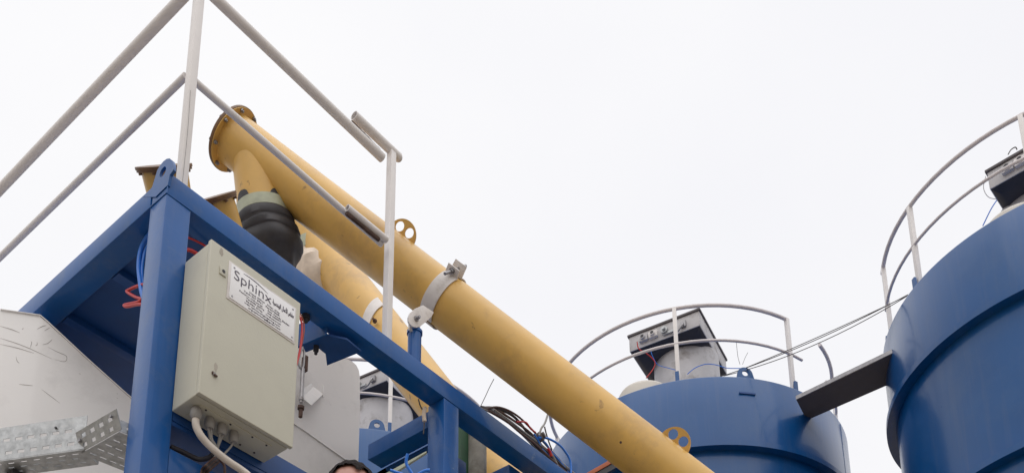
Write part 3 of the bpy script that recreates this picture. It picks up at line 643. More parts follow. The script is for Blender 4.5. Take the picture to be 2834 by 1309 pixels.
# lifting lugs: round plates with two holes, standing on the tube's upper side
def lug_plate(px, py, par, a=ax, A=A1_, rr=0.098, tilt=None, d=None):
    p = closest(px, py, A, a); side = a.cross(ray(px, py)).normalized(); side = side if side.dot(UP) > 0 else -side
    c_ = p+side*(R1-0.01)
    nrm = a.cross(side); nrm = nrm if nrm.dot(FW) < 0 else -nrm
    x = a; y = side; F = Matrix(((x.x, y.x, x.cross(y).x, c_.x), (x.y, y.y, x.cross(y).y, c_.y), (x.z, y.z, x.cross(y).z, c_.z), (0, 0, 0, 1)))
    b = B(); plate2d(b, F, circ2(0, 0, rr, 44), [circ2(-0.040, 0.040, 0.030, 24), circ2(0.036, 0.042, 0.030, 24)], 0.010)
    return sm_link('lifting_lug', b, M['yellow'], par)
lug_plate(1085, 700, c1); lug_plate(1838, 1268, c1)
# small hole + weld nub
p = closest(1727, 1240); vd = (CAM-p); vd = (vd-ax*vd.dot(ax)).normalized(); sd_ = ax.cross(vd).normalized()
b = B(); lathe(b, p+(vd*0.985-sd_*0.17 if sd_.dot(UP) > 0 else vd*0.985+sd_*0.17).normalized()*(R1-0.001), vd, [(0, 0.008), (0.002, 0.007)], 12); sm_link('drain_plug', b, M['rust'], c1)

# strap clamp on the tube + pivoting support post on the beam
cs = thing('conveyor_support', (3.87, 3.75, ZT), 'short blue post on the beam, its grey strap clamped round the long yellow conveyor', 'pipe support')
pp = on('Y', 3.75, 1147, 960); ptop = on('Y', 3.75, 1147, 922)
b = B(); cyl(b, (pp.x, 3.75, ZT+0.003), (pp.x, 3.75, ptop.z), 0.040, 28); sm_link('post', b, M['blue'], cs)
b = B(); lathe(b, (pp.x, 3.75, ptop.z-0.006), (0, 0, 1), [(0, 0.046), (0.018, 0.046)], 28); sm_link('post_cap', b, M['blue'], cs)
pin = on('Y', 3.735, 1148, 885)
outr = [(-0.042, -0.095), (0.042, -0.095), (0.043, 0.0)] + circ2(0, 0, 0.043, 14, 5, 175) + [(-0.043, 0.0)]
b = B(); F = Matrix(((1, 0, 0, pin.x), (0, 0, -1, 3.745), (0, 1, 0, pin.z), (0, 0, 0, 1))); plate2d(b, F, outr, [], 0.012); sm_link('eye_plate', b, M['clamp'], cs)
# strap: band hugging the tube, from the lower ear round the near side to the upper ear
pc = closest(1238, 811); vd = (CAM-pc); vd = (vd-ax*vd.dot(ax)).normalized(); sdu = ax.cross(vd).normalized(); sdu = sdu if sdu.dot(UP) > 0 else -sdu
def on_ring(deg, r, along=0.0): an = math.radians(deg); return pc + (vd*math.cos(an)+sdu*math.sin(an))*r + ax*along
b = B(); rs = []
hw = 0.047
degs = [-62+ i*(124)/28 for i in range(29)]
for dg_ in degs:
    sh = -0.0
    rs.append([b.verts.new(on_ring(dg_, R1+0.003, -hw+sh)), b.verts.new(on_ring(dg_, R1+0.011, -hw+sh)), b.verts.new(on_ring(dg_, R1+0.011, hw+sh)), b.verts.new(on_ring(dg_, R1+0.003, hw+sh))])
skin_rings(b, rs); sm_link('strap', b, M['clamp'], cs, bevel=0.001)
b = B(); rs = []
for i in range(36):
    dg_ = 75+i*(285-75)/35; rs.append([b.verts.new(on_ring(dg_, R1+0.003, -hw)), b.verts.new(on_ring(dg_, R1+0.011, -hw)), b.verts.new(on_ring(dg_, R1+0.011, hw)), b.verts.new(on_ring(dg_, R1+0.003, hw))])
skin_rings(b, rs); sm_link('rear_strap', b, M['clamp'], cs, bevel=0.001)
# lower ear: from strap edge to the pin
e0a, e0b = on_ring(-60, R1+0.007, -hw), on_ring(-60, R1+0.007, hw)
dpin = (pin-(e0a+e0b)/2).normalized(); nn = V((0, -1, 0))
ye = 3.712; pin = on('Y', ye, 1147, 885); pv = V((pin.x, ye, pin.z))
poly = [on('Y', ye, *p) for p in ((1168, 846), (1147, 855), (1132, 868), (1127, 880), (1127, 891), (1132, 900), (1140, 906), (1150, 908), (1160, 905), (1190, 880), (1198, 866))]
b = B(); prism(b, poly, (0, -0.010, 0)); sm_link('lower_ear', b, M['clamp'], cs, bevel=0.002)
b = B(); bolt(b, pv-V((0, 0.010, 0)), (0, -1, 0), 0.017, 0.014, 0.020); sm_link('pivot_bolt', b, M['steel'], cs)
# upper ears (two upstanding flanges) and the clamp stud
for dg_, hgt_ in ((60, 0.055), (77, 0.075)):
    b = B(); c_ = on_ring(dg_, R1+0.006); ou = (c_-pc).normalized(); tn = ax.cross(ou).normalized()
    prism(b, [c_-ax*hw-tn*0.004, c_+ax*hw-tn*0.004, c_+ax*(hw-0.004)+ou*hgt_-tn*0.004, c_-ax*(hw-0.004)+ou*hgt_-tn*0.004], tn*0.008); sm_link('upper_ear', b, M['clamp'], cs, bevel=0.001)
cA, cB = on_ring(60, R1+0.036), on_ring(77, R1+0.046); du = (cA-cB).normalized()
b = B(); cyl(b, cA+du*0.085, cB-du*0.075, 0.0095, 12); st_ = sm_link('stud', b, M['steel'], cs)
b = B(); lathe(b, cA+du*0.008, du, [(0, 0.02), (0.004, 0.02), (0.004, 0.016), (0.018, 0.016)], 6); sm_link('nut', b, M['steel'], cs)

# ---- second conveyor, farther back
A2_, B2_ = dp(905, 716, 9.1), dp(1322, 1258, 7.9); ax2 = (B2_-A2_).normalized(); R2 = 0.175
E2 = A2_+ax2*(-0.35); F2e = B2_+ax2*1.5
c2_ = thing('screw_conveyor', F2e, 'second yellow screw conveyor, farther back, dropping steeply behind the front beam', 'screw conveyor', 'yellow screw conveyors')
b = B(); cyl(b, E2, F2e, R2, 56); sm_link('tube', b, M['yellow'], c2_)
b = B(); lathe(b, E2, -ax2, [(0, 0.22), (0.015, 0.22)], 48); sm_link('end_flange', b, M['brown'], c2_)
dz2 = depth(closest(850, 600, A2_, ax2))-0.10
st, sb = dp(812, 575, dz2), dp(856, 694, dz2-0.05); sd2 = (sb-st).normalized()
b = B(); lathe(b, st, sd2, [(-0.05, 0.145), ((sb-st).length, 0.172)], 40); sm_link('spout', b, M['yellow'], c2_)
b = B(); lathe(b, sb-sd2*0.03, sd2, [(0, 0.176), (0, 0.186), (0.10, 0.186), (0.10, 0.176)], 40, False, False); sm_link('clamp_band', b, M['band'], c2_)
b = B(); rs = []; prof = [(0.03, 0.178), (0.09, 0.186), (0.16, 0.250), (0.22, 0.282), (0.28, 0.276), (0.33, 0.292), (0.40, 0.270), (0.47, 0.22), (0.57, 0.16), (0.68, 0.15)]
for t_, r_ in prof:
    cc = sb+sd2*t_+RT*(0.06*t_); rs.append(ring(b, cc, sd2, r_, 44))
    for i, v in enumerate(rs[-1]): v.co += (v.co-cc).normalized()*(0.012*math.sin(i*0.571+t_*14)+0.006*math.sin(i*1.14-t_*31))*min(1, (t_-0.03)*8)
skin_rings(b, rs, False, True); sm_link('canvas_sleeve', b, M['canvas'], c2_)
# grey collar of the second conveyor seen beside the rail post
pc2 = closest(1064, 900, A2_, ax2); vd2 = (CAM-pc2); vd2 = (vd2-ax2*vd2.dot(ax2)).normalized(); su2 = ax2.cross(vd2).normalized(); su2 = su2 if su2.dot(RT) > 0 else -su2
b = B(); rs = []
for i in range(40):
    an = math.radians(-95+i*140/39); q_ = lambda al, rr_: pc2+(vd2*math.cos(an)+su2*math.sin(an))*rr_+ax2*(al-0.11*math.sin(an))
    rs.append([b.verts.new(q_(-0.055, R2+0.003)), b.verts.new(q_(-0.055, R2+0.011)), b.verts.new(q_(0.055, R2+0.011)), b.verts.new(q_(0.055, R2+0.003))])
skin_rings(b, rs); sm_link('strap', b, M['clamp'], c2_)
b = B(); bolt(b, closest(1088, 922, A2_, ax2)+vd2*(R2+0.02), vd2, 0.018, 0.016, 0.02); sm_link('strap_bolt', b, M['rust'], c2_)

# ================================================================== YELLOW FLANGED STUBS behind the corner
def stub(pl, pr, wbot, plen, d, label, skew=0.0, blk=None):
    a_, c_ = dp(*pl, d), dp(*pr, d); mid = (a_+c_)/2; xd = (c_-a_).normalized(); v = (mid-CAM).normalized()
    down = xd.cross(v).normalized(); down = down if down.z < 0 else -down
    vb = xd.cross(down).normalized(); wtop = (c_-a_).length/2
    # lean the stub 6 degrees so that its flange shows a sliver of its underside
    down = (down*math.cos(0.03)+(v*math.sin(0.03))).normalized()
    t = thing('inlet_stub', mid+down*plen, label, 'pipe stub', 'yellow flanged inlet stubs')
    b = B(); lathe(b, mid+down*0.02, down, [(0, wtop*0.82), (plen, wbot)], 36); sm_link('stub_pipe', b, M['yellow'], t)
    b = B(); lathe(b, mid, down, [(0, wtop), (0.014, wtop), (0.0145, wtop*0.97), (0.026, wtop*0.97)], 36); sm_link('flange', b, M['brown'], t)
    for k in range(8):
        an = 2*PI*k/8+0.2; f_ = frame_of(mid, down, xd); p = f_ @ V((wtop*0.9*math.cos(an), wtop*0.9*math.sin(an), 0.026)); b = B(); bolt(b, p, down, 0.010, 0.012); sm_link('bolt', b, M['brown'], t)
    if blk:
        b = B(); cc = mid+xd*blk[0]-down*blk[2]; f_ = frame_of(cc, -down, xd); box(b, (-blk[1], -0.03, -0.002), (blk[1], 0.03, blk[2]*0.9)); sm_link('cover_handle', b, M['dark'], t)
    return t
d1 = depth(V((2.45, 4.45, 6.5)))
stub((375, 463), (530, 452), 0.10, 0.5, d1, 'yellow flanged pipe stub behind the lifting lug of the frame corner', blk=(-0.012, 0.035, 0.055))
stub((536, 560), (653, 527), 0.085, 0.42, d1+0.3, 'smaller tilted yellow flanged pipe stub between the corner and the black rubber boot', blk=(-0.09, 0.04, 0.04))

# ================================================================== SILOS
RS = 1.84; ZR = 9.3; ZJ = 8.47
def silo(cx, cy, label, posts, arcs, mids, lugs=(), seams=()):
    t = thing('silo', (cx, cy, 0), label, 'silo', 'blue cement silos')
    P = V((cx, cy, 0)); up = V((0, 0, 1))
    b = B(); lathe(b, P, up, [(ZJ, RS), (ZR-0.012, RS), (ZR, RS-0.006), (ZR, RS-0.05), (ZR-0.02, RS-0.06)], 144, False, False); top = sm_link('upper_shell', b, M['silo'], t)
    b = B(); lathe(b, P, up, [(ZR-0.02, RS-0.05), (ZR+0.10, 1.2), (ZR+0.16, 0.5), (ZR+0.165, 0.02)], 96, False, True); sm_link('roof', b, M['silo'], t)
    b = B(); lathe(b, P, up, [(3.4, 0.3), (5.0, RS-0.05), (ZJ, RS-0.05)], 144, True, False); sm_link('lower_shell', b, M['silo'], t)
    for z in (ZJ, 7.02, 5.3):
        b = B(); ro = RS+0.05; lathe(b, P, up, [(z-0.05, RS-0.049), (z-0.05, ro), (z+0.010, ro), (z+0.012, RS-0.049)], 144, False, False); sm_link('joint_ring', b, M['silo'], t)
    for a in (45, 135, 225, 315):
        x, y = cx+1.5*math.cos(math.radians(a)), cy+1.5*math.sin(math.radians(a))
        b = B(); box(b, (x-0.1, y-0.1, 0), (x+0.1, y+0.1, 4.9)); sm_link('leg', b, M['silo'], t)
    # rail
    rl = thing('silo_railing', (cx, cy, ZR), posts[0], 'railing', 'railings on the silo tops')
    RR = 1.745
    for a in posts[1]:
        x, y = cx+RR*math.cos(math.radians(a)), cy+RR*math.sin(math.radians(a)); b = B()
        F = Matrix.Translation((x, y, 0)) @ Matrix.Rotation(math.radians(a), 4, 'Z'); box(b, (-0.022, -0.022, ZR-0.1), (0.022, 0.022, ZR+1.0), F); sm_link('post', b, M['rail'], rl, bevel=0.003)
        b = B(); F = Matrix.Translation((x+0.05*math.cos(math.radians(a)), y+0.05*math.sin(math.radians(a)), 0)) @ Matrix.Rotation(math.radians(a), 4, 'Z'); box(b, (-0.012, -0.03, ZR-0.1), (0.012, 0.012, ZR+0.14), F); sm_link('post_socket', b, M['silo'], rl)
    for a0_, a1_ in arcs:
        b = B(); tube(b, arc((cx, cy), RR, ZR+1.0, a0_, a1_, max(6, int(abs(a1_-a0_)/4))), 0.022, 12); sm_link('top_rail', b, M['rail_far'], rl)
    for a0_, a1_ in mids:
        b = B(); tube(b, arc((cx, cy), RR+0.01, ZR+0.53, a0_, a1_, max(6, int(abs(a1_-a0_)/4))), 0.016, 12); sm_link('mid_rail', b, M['rail_far'], rl)
    for a in lugs:
        ca, sa = math.cos(math.radians(a)), math.sin(math.radians(a))
        F = Matrix(((-sa, 0, ca, cx+ca*(RS-0.045)), (ca, 0, sa, cy+sa*(RS-0.045)), (0, 1, 0, ZR-0.05), (0, 0, 0, 1)))
        b = B(); plate2d(b, F, [(-0.11, -0.02), (0.11, -0.02), (0.11, 0.03), (0.095, 0.08)]+circ2(0, 0.115, 0.085, 16, 10, 170)+[(-0.095, 0.08), (-0.11, 0.03)], [circ2(0, 0.125, 0.034, 20)], 0.018); sm_link('lifting_lug', b, M['silo'], t)
    for a in seams:
        ca, sa = math.cos(math.radians(a)), math.sin(math.radians(a)); b = B()
        tube(b, [V((cx+ca*RS, cy+sa*RS, ZJ+0.02)), V((cx+ca*RS, cy+sa*RS, ZR-0.02))], 0.003, 6); sm_link('seam_weld', b, M['silo'], t)
    return t, rl
SM, SR, S3 = (10.551, 5.572), (10.626, 1.243), (8.57, 9.33)
sm_t, _ = silo(*SM, 'middle blue silo whose top shows behind the long yellow conveyor', ('grey pipe railing with a gap at the walkway, round the middle silo top', (-155, -111, -66, 108, 40)), [(-110.5, -215), (-90, 10), (20, 140)], [(-105, -215), (-88, 10)], (-132,), (-85, 60))
sr_t, _ = silo(*SR, 'large blue silo cut off by the right edge of the picture', ('grey pipe railing round the top of the right-hand silo', (142, 116, -178, -120, 60)), [(113, 260)], [(113, 260), (70, 100)], (), (-150,))
s3_t, _ = silo(*S3, 'farthest blue silo, a sliver seen between the weighing bin and the middle post', ('pale pipe railing on the farthest silo, seen under the front beam', (-124, -170, -80, 0, 90)), [(-80, -240)], [(-80, -240)], (-129,), ())
# slot cut in the middle silo's shell
a = math.radians(-131); q_ = on('Z', 9.06, 2065, 1093)
b = B(); an0 = math.atan2(on('Z', 9.1, 2065, 1093).y-SM[1], on('Z', 9.1, 2065, 1093).x-SM[0])
bc = SM[0]+RS*math.cos(an0), SM[1]+RS*math.sin(an0)
F = Matrix.Translation((bc[0], bc[1], 0)) @ Matrix.Rotation(an0, 4, 'Z'); box(b, (-0.01, -0.09, 9.085), (0.012, 0.09, 9.105), F); sm_link('weld_strip', b, M['blue_dark'], sm_t)

# ---- dust filters
def dust_filter(A, Bq, Cq, z, cyl_c, cyl_r, base_z, label, hcap=0.26):
    """cap is a rectangular lid whose three lower corners are A, Bq, Cq at height z"""
    A, Bq, Cq = V(A), V(Bq), V(Cq); D = A+Cq-Bq; c = (A+Cq)/2
    t = thing('dust_filter', (cyl_c[0], cyl_c[1], base_z), label, 'dust filter', 'dust filters on the silo tops')
    b = B(); cyl(b, (cyl_c[0], cyl_c[1], base_z), (cyl_c[0], cyl_c[1], z+0.06), cyl_r, 56); sm_link('filter_drum', b, M['filt'], t)
    def q3(s, zz_): return [V((c.x+(p.x-c.x)*s, c.y+(p.y-c.y)*s, zz_)) for p in (A, Bq, Cq, D)]
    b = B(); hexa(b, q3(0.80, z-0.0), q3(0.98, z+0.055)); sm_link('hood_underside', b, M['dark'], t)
    b = B(); a1 = q3(1.0, z+0.055); a2 = q3(1.0, z+hcap); hexa(b, a1, a2); hood = sm_link('hood', b, M['filt'], t, bevel=0.006)
    b = B(); hexa(b, q3(1.035, z+hcap+0.002), q3(1.035, z+hcap+0.03)); sm_link('lid', b, M['channel'], t, bevel=0.004)
    # hose fittings, valves along the near-left face (A-B)
    e = (Bq-A); n_ = V((e.y, -e.x, 0)).normalized(); n_ = n_ if n_.dot(CAM-c) > 0 else -n_; L = e.length; e.normalize()
    for k, f in enumerate((0.22, 0.36, 0.52, 0.78)):
        p = A+e*(L*f)+V((0, 0, 0.15)); b = B(); m_ = ('filt', 'clamp', 'galv', 'steel')[k]
        F = frame_of(p, n_, e)
        if k == 1 or k == 0:
            box(b, (-0.055, -0.04, 0.0), (0.055, 0.045, 0.045), F)
            lathe(b, p+n_*0.045, n_, [(0, 0.032), (0.03, 0.03)], 18)
        elif k == 2: lathe(b, p, n_, [(0, 0.045), (0.05, 0.045), (0.05, 0.02), (0.08, 0.02)], 18); box(b, (-0.02, -0.06, 0.0), (0.12, -0.03, 0.03), F)
        else: box(b, (-0.03, -0.05, 0.0), (0.035, 0.03, 0.035), F); tube(b, [p+n_*0.03, p+n_*0.06+V((0, 0, -0.05)), p+n_*0.05-e*0.05+V((0, 0, -0.10)), p+n_*0.04-e*0.13+V((0, 0, -0.11))], 0.009, 8, 4)
        vv = sm_link('valve', b, M[m_], t, bevel=0.0)
        if k < 2:
            b = B(); lathe(b, p+n_*0.0752, n_, [(0, 0.022), (0.002, 0.02)], 16); sm_link('valve_port', b, M['dark'], vv)
    return t, A, e, n_
zc = 10.62
cA = [on('Z', zc, 1743, 984), on('Z', zc, 1938, 910), on('Z', zc, 2013, 1046)]
f1, fa_, fe, fn = dust_filter(*cA, zc, (10.28, 5.42), 0.40, ZR+0.1, 'grey dust filter with a tilted-looking square hood on the middle silo')
dA, dB = V(cA[0])-V(cA[1]), V(cA[2])-V(cA[1])
cR = [on('Z', zc, 2741, 536)]; cR += [cR[0]+V((-0.07, -0.90, 0)), cR[0]+V((-0.07+1.09, -0.90-0.085, 0))]
f2, *_ = dust_filter(*cR, zc, (cR[0].x+0.62, cR[0].y-0.32), 0.40, ZR+0.1, 'grey dust filter on the right-hand silo, cut by the edge of the picture')
f3c = (8.2, 8.75)
B3 = on('Z', 10.5, 1070, 1062); A3 = B3+dA*1.0; C3 = B3+dB*1.0
f3, *_ = dust_filter(A3, B3, C3, 10.5, ((A3.x+C3.x)/2, (A3.y+C3.y)/2), 0.42, ZR+0.1, 'grey dust filter on the farthest silo, seen under the front beam', 0.24)
# ---- cream dome hatches
def dome(px, py, c, r, label):
    p = on('Z', ZR+0.02, px, py)
    b = B(); lathe(b, (p.x, p.y, ZR-0.03), (0, 0, 1), [(0, r), (0.16, r), (0.20, r*0.93), (0.235, r*0.75), (0.255, r*0.4), (0.26, 0.01)], 40)
    return tag(sm_link('dome_cover', b, M['dome']), label, 'dome cover', 'cream dome covers on the silos')
dome(1786, 1128, SM, 0.30, 'cream domed pressure valve cover at the left rim of the middle silo')
dome(2826, 668, SR, 0.33, 'cream domed cover at the rim of the right-hand silo')

# ---- dark channel between the silos
w1 = [on('Z', 9.0, *p) for p in ((2228, 1087), (2292, 1135), (2472, 1052), (2466, 974))]
a_ = V((9.70, 3.72, 0)); 
wk = thing('walkway_channel', (10.0, 3.3, 8.95), 'dark steel channel bridging the middle silo and the right-hand silo', 'walkway')
b = B(); lo4 = [V((w1[0].x+0.05, w1[0].y+0.12, 9.0)), V((w1[1].x, w1[1].y+0.25, 9.0)), V((w1[2].x+0.02, w1[2].y-0.25, 9.0)), V((w1[3].x+0.02, w1[3].y-0.25, 9.0))]
prism(b, lo4, (0, 0, 0.012)); sm_link('floor', b, M['channel'], wk)
for i, j in ((0, 3), (1, 2)):
    b = B(); p, q = lo4[i], lo4[j]; s = V((0.012, 0, 0)) if i == 1 else V((-0.012, 0, 0)); prism(b, [p, q, q+V((0, 0, 0.045)), p+V((0, 0, 0.045))], s); sm_link('side_flange', b, M['steel' if i == 0 else 'channel'], wk)

# ---- thin wires
def sag(p, q, s, n=14): return [p.lerp(q, i/n)+V((0, 0, -s*4*(i/n)*(1-i/n))) for i in range(n+1)]
pr = [(2513, 815), (2509, 820), (2511, 818)]; pl = [(1990, 1043), (2003, 1040), (2040, 1027)]
for k in range(3):
    zz0 = ZR+0.03
    p = on('X', 9.35, *pl[k]); q = on('X', 9.35+0.02, *pr[k])
    b = B(); tube(b, sag(p, q, (0.06, 0.10, 0.02)[k]), 0.0045, 6)
    tag(sm_link('wire', b, M['wire']), ['lowest of the three thin wires strung between the silos', 'middle one of the three thin wires strung between the silos', 'topmost of the three thin wires strung between the silos'][k], 'wire', 'wires strung between the silos')
def loose(pts, d, r, m, label, cat='wire', grp=None):
    b = B(); tube(b, [dp(x, y, d if not isinstance(d, (list, tuple)) else d[i]) for i, (x, y) in enumerate(pts)], r, 6, 6); return tag(sm_link('wire', b, M[m]), label, cat, grp)
dF = depth(V(cA[1]))-0.35
loose([(1763, 945), (1768, 965), (1790, 978), (1812, 1000), (1808, 1020), (1788, 1046)], dF, 0.006, 'redh', 'red wire dangling from the middle silo filter', grp=None)
loose([(1800, 965), (1806, 985), (1820, 1008), (1850, 1018), (1872, 1024)], dF, 0.004, 'blueh', 'faint blue wire looping left over the middle silo filter drum')
loose([(1902, 1035), (1925, 1017), (1955, 1007), (1985, 1010), (2012, 1018), (2050, 1019)], dF, 0.005, 'blueh', 'pale blue wire looping right from the middle silo filter to the lug')
loose([(2858, 480), (2800, 502), (2770, 540), (2745, 575), (2720, 625)], dF-1, 0.006, 'blueh', 'blue wire hanging down from the right-hand silo filter')
loose([(2728, 488), (2722, 520), (2735, 545), (2760, 552)], dF-1, 0.004, 'filt', 'thin pale wire looping off the left of the right-hand silo filter')
loose([(2790, 428), (2798, 415), (2810, 408), (2815, 415)], dF-1, 0.006, 'wire', 'small wire loop on top of the right-hand silo filter')
loose([(2048, 1008), (2042, 985), (2038, 948)], dF, 0.0025, 'wire', 'upright whisker of wire left of the lug on the middle silo')
loose([(2055, 1008), (2062, 990), (2070, 975)], dF, 0.0025, 'wire', 'leaning whisker of wire over the lug on the middle silo')
loose([(1330, 1124), (1343, 1097), (1355, 1071), (1367, 1048)], 6.5, 0.0022, 'wire', 'thin tie wire sticking up from the front beam below the conveyor')

# ================================================================== CABLE TANGLE on the beam at the right
rnd = random.Random(3)
base = [(1328, 1128), (1370, 1128), (1420, 1155), (1470, 1200), (1520, 1255), (1580, 1320), (1640, 1390)]
top_ = [(1345, 1130), (1380, 1134), (1425, 1160), (1450, 1168), (1480, 1190), (1510, 1220), (1540, 1270)]
specs = [(0, 0, 'dark', 0.009), (4, 8, 'brownc', 0.008), (-3, 16, 'wire', 0.007), (2, 22, 'dark', 0.008), (8, -4, 'brownc', 0.007), (-6, 26, 'greyc', 0.006)]
names = ['topmost dark cable', 'brown cable second from the top', 'thin grey-black cable in the middle', 'lower dark cable', 'thin brown cable behind the others', 'pale grey cable along the beam edge']
for k, (ox, oy, m_, r_) in enumerate(specs):
    pts = [(x+ox+rnd.uniform(-4, 4), y+oy*min(1, i*0.5)+rnd.uniform(-4, 4)) for i, (x, y) in enumerate(base)]
    b = B(); tube(b, [on('Y', 3.78-k*0.004, *p) for p in pts], r_, 7, 6)
    tag(sm_link('tangled_cable', b, M[m_]), names[k]+' in the tangle on the front beam', 'cable', 'tangled cables on the front beam')
for k, (o_, m_) in enumerate(((0, 'brownc'), (7, 'dark'), (13, 'greyc'))):
    pts = [(1352+o_, 1137-o_*0.2), (1400+o_, 1166), (1440+o_, 1196), (1480+o_, 1229), (1520+o_, 1262), (1570+o_, 1306), (1640+o_, 1362)]
    b = B(); tube(b, [on('Y', 3.70+0.01*k, x+rnd.uniform(-2, 2), y+rnd.uniform(-2, 2)) for x, y in pts], 0.008, 7, 6)
    tag(sm_link('tangled_cable', b, M[m_]), ('brown cable hugging the top edge of the front beam', 'black cable hugging the top edge of the front beam', 'pale cable just above the two cables hugging the beam edge')[k], 'cable', 'tangled cables on the front beam')
def tang(pts, y, r, m_, label):
    b = B(); tube(b, [on('Y', y, *p) for p in pts], r, 7, 6); tag(sm_link('tangled_cable', b, M[m_]), label, 'cable', 'tangled cables on the front beam')
tang([(1430, 1166), (1455, 1168), (1468, 1185), (1482, 1196)], 3.72, 0.006, 'redh', 'short red cable arching over the cable tangle on the beam')
tang([(1490, 1210), (1515, 1212), (1545, 1228), (1565, 1250), (1578, 1275), (1580, 1309), (1572, 1360)], 3.70, 0.008, 'blueh', 'outermost blue hose bowing right from the cable tangle')
tang([(1490, 1212), (1510, 1225), (1525, 1248), (1545, 1270), (1565, 1295), (1590, 1330)], 3.71, 0.006, 'blueh', 'inner blue hose running down right from the cable tangle')
tang([(1478, 1200), (1490, 1220), (1500, 1240), (1520, 1260)], 3.71, 0.006, 'blueh', 'short blue hose in the middle of the cable tangle')
tang([(1516, 1240), (1522, 1250), (1526, 1262)], 3.69, 0.010, 'redh', 'small red connector hanging in the cable tangle')
tang([(1527, 1255), (1537, 1275), (1545, 1295), (1552, 1320)], 3.70, 0.008, 'greyc', 'grey cable end hanging below the red connector')
tang([(1518, 1140), (1508, 1170), (1498, 1185), (1492, 1205)], 3.70, 0.007, 'greyc', 'grey wire reaching up from the tangle to the conveyor')
tang([(1507, 1180), (1512, 1200), (1520, 1225), (1528, 1245)], 3.70, 0.005, 'wire', 'thin dark wire falling from the conveyor wire to the tangle')
b = B(); p = on('Y', 3.72, 1492, 1204); lathe(b, p+V((0, 0.03, -0.02)), (0.2, -1, 0.3), [(0, 0.030), (0.05, 0.034), (0.055, 0.02), (0.07, 0.02)], 20)
tag(sm_link('pressure_switch', b, M['channel'], bevel=0.0), 'dark round pressure switch in the middle of the cable tangle', 'pressure switch')

# ================================================================== THINGS behind the lower right bay
b = B(); p = on('Y', 4.05, 1318, 1240); 
pl_ = thing('mixer_shaft_pipe', (p.x, 4.05, 0), 'cement-stained grey pipe standing right of the middle blue post', 'pipe')
b = B(); cyl(b, (p.x, 4.05, 0), (p.x, 4.05, on('Y', 4.05, 1305, 1195).z+0.1), 0.068, 28); sm_link('pipe', b, M['pole'], pl_)
b = B(); lathe(b, (p.x, 4.05, 4.9), (0, 0, 1), [(0, 0.085), (0.03, 0.085)], 28); sm_link('collar', b, M['rust'], pl_)
q_ = on('Y', 4.08, 1283, 1240)
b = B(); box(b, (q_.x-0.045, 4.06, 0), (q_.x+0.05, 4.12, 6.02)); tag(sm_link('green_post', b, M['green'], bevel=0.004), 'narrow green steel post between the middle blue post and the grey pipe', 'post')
b = B(); q_ = on('Z', 5.55, 1335, 1248); box(b, (q_.x-0.03, 3.98, 5.50), (q_.x+0.15, 4.13, 5.66)); sm_link('gusset', b, M['blue_dark'], fr, bevel=0.003)
# pale rail and blue hoses seen low behind the person
d_ = 5.6
b = B(); P1, P2 = dp(1060, 1318, d_), dp(1180, 1248, d_); up_ = V((0, 0, 0.02)); prism(b, [P1-up_, P2-up_*0.3, P2+up_*0.1, P1+up_*0.6], FW*0.03)
tag(sm_link('guide_rail', b, M['band'], bevel=0.001), 'pale green strip low down between the person and the middle post', 'rail')
for k, (pts, lab) in enumerate(((([(1128, 1255), (1124, 1275), (1128, 1290), (1140, 1309), (1150, 1330)]), 'blue hose hanging in front of the pale green strip'), (([(1080, 1300), (1110, 1310), (1140, 1318), (1175, 1302), (1190, 1300)]), 'blue hose lying low beside the middle post'))):
    b = B(); tube(b, [dp(x, y, d_-0.1) for x, y in pts], 0.008, 8, 6); tag(sm_link('air_hose', b, M['blueh']), lab, 'hose')
# wire hanging beside the middle post
b = B(); tube(b, [on('Y', 3.84, *p) for p in ((1158, 1104), (1163, 1122), (1172, 1140), (1174, 1170), (1172, 1200))], 0.004, 6, 6); tag(sm_link('wire', b, M['wire']), 'thin dark wire hanging left of the middle blue post', 'wire')
b = B(); tube(b, [on('Y', 3.80, *p) for p in ((1176, 1128), (1173, 1145), (1175, 1165))], 0.012, 8, 6); tag(sm_link('foam_lump', b, M['canvas']), 'small lump of foam stuck to the top left of the middle post', 'foam')
# orange bracket on the middle silo
b = B(); P1, P2 = dp(1615, 1325, 10.4), dp(1705, 1274, 10.4); prism(b, [P1, P2, P2+V((0, 0, 0.05)), P1+V((0, 0, 0.05))], FW*0.12)
tag(sm_link('orange_bracket', b, M['orange'], bevel=0.004), 'orange primed steel bracket showing just under the yellow conveyor before the middle silo', 'bracket')
b = B(); prism(b, [P1+FW*0.01-V((0, 0, 0.07)), P2+FW*0.01-V((0, 0, 0.07)), P2+FW*0.01-V((0, 0, 0.004)), P1+FW*0.01-V((0, 0, 0.004))], FW*0.1)
tag(sm_link('dark_bracket', b, M['dark']), 'dark steel angle right under the orange bracket', 'bracket')

# ================================================================== PERSON on a platform in front of the frame
HD = 2.95
head_top = dp(974, 1302, HD)
GZ = head_top.z-1.76
pf = thing('work_platform', (head_top.x, head_top.y, 0), 'blue steel work platform below the picture on which the man stands', 'platform')
b = B(); box(b, (head_top.x-0.7, head_top.y-0.6, GZ-0.06), (head_top.x+0.9, head_top.y+0.7, GZ-0.001)); sm_link('deck', b, M['platf'], pf)
for sx, sy in ((-0.6, -0.5), (0.8, -0.5), (-0.6, 0.6), (0.8, 0.6)):
    b = B(); box(b, (head_top.x+sx-0.04, head_top.y+sy-0.04, 0), (head_top.x+sx+0.04, head_top.y+sy+0.04, GZ-0.06)); sm_link('leg', b, M['platf'], pf)
pe = thing('person', (head_top.x, head_top.y, GZ), 'man with short receding dark hair, only his forehead showing at the bottom of the picture', 'person')
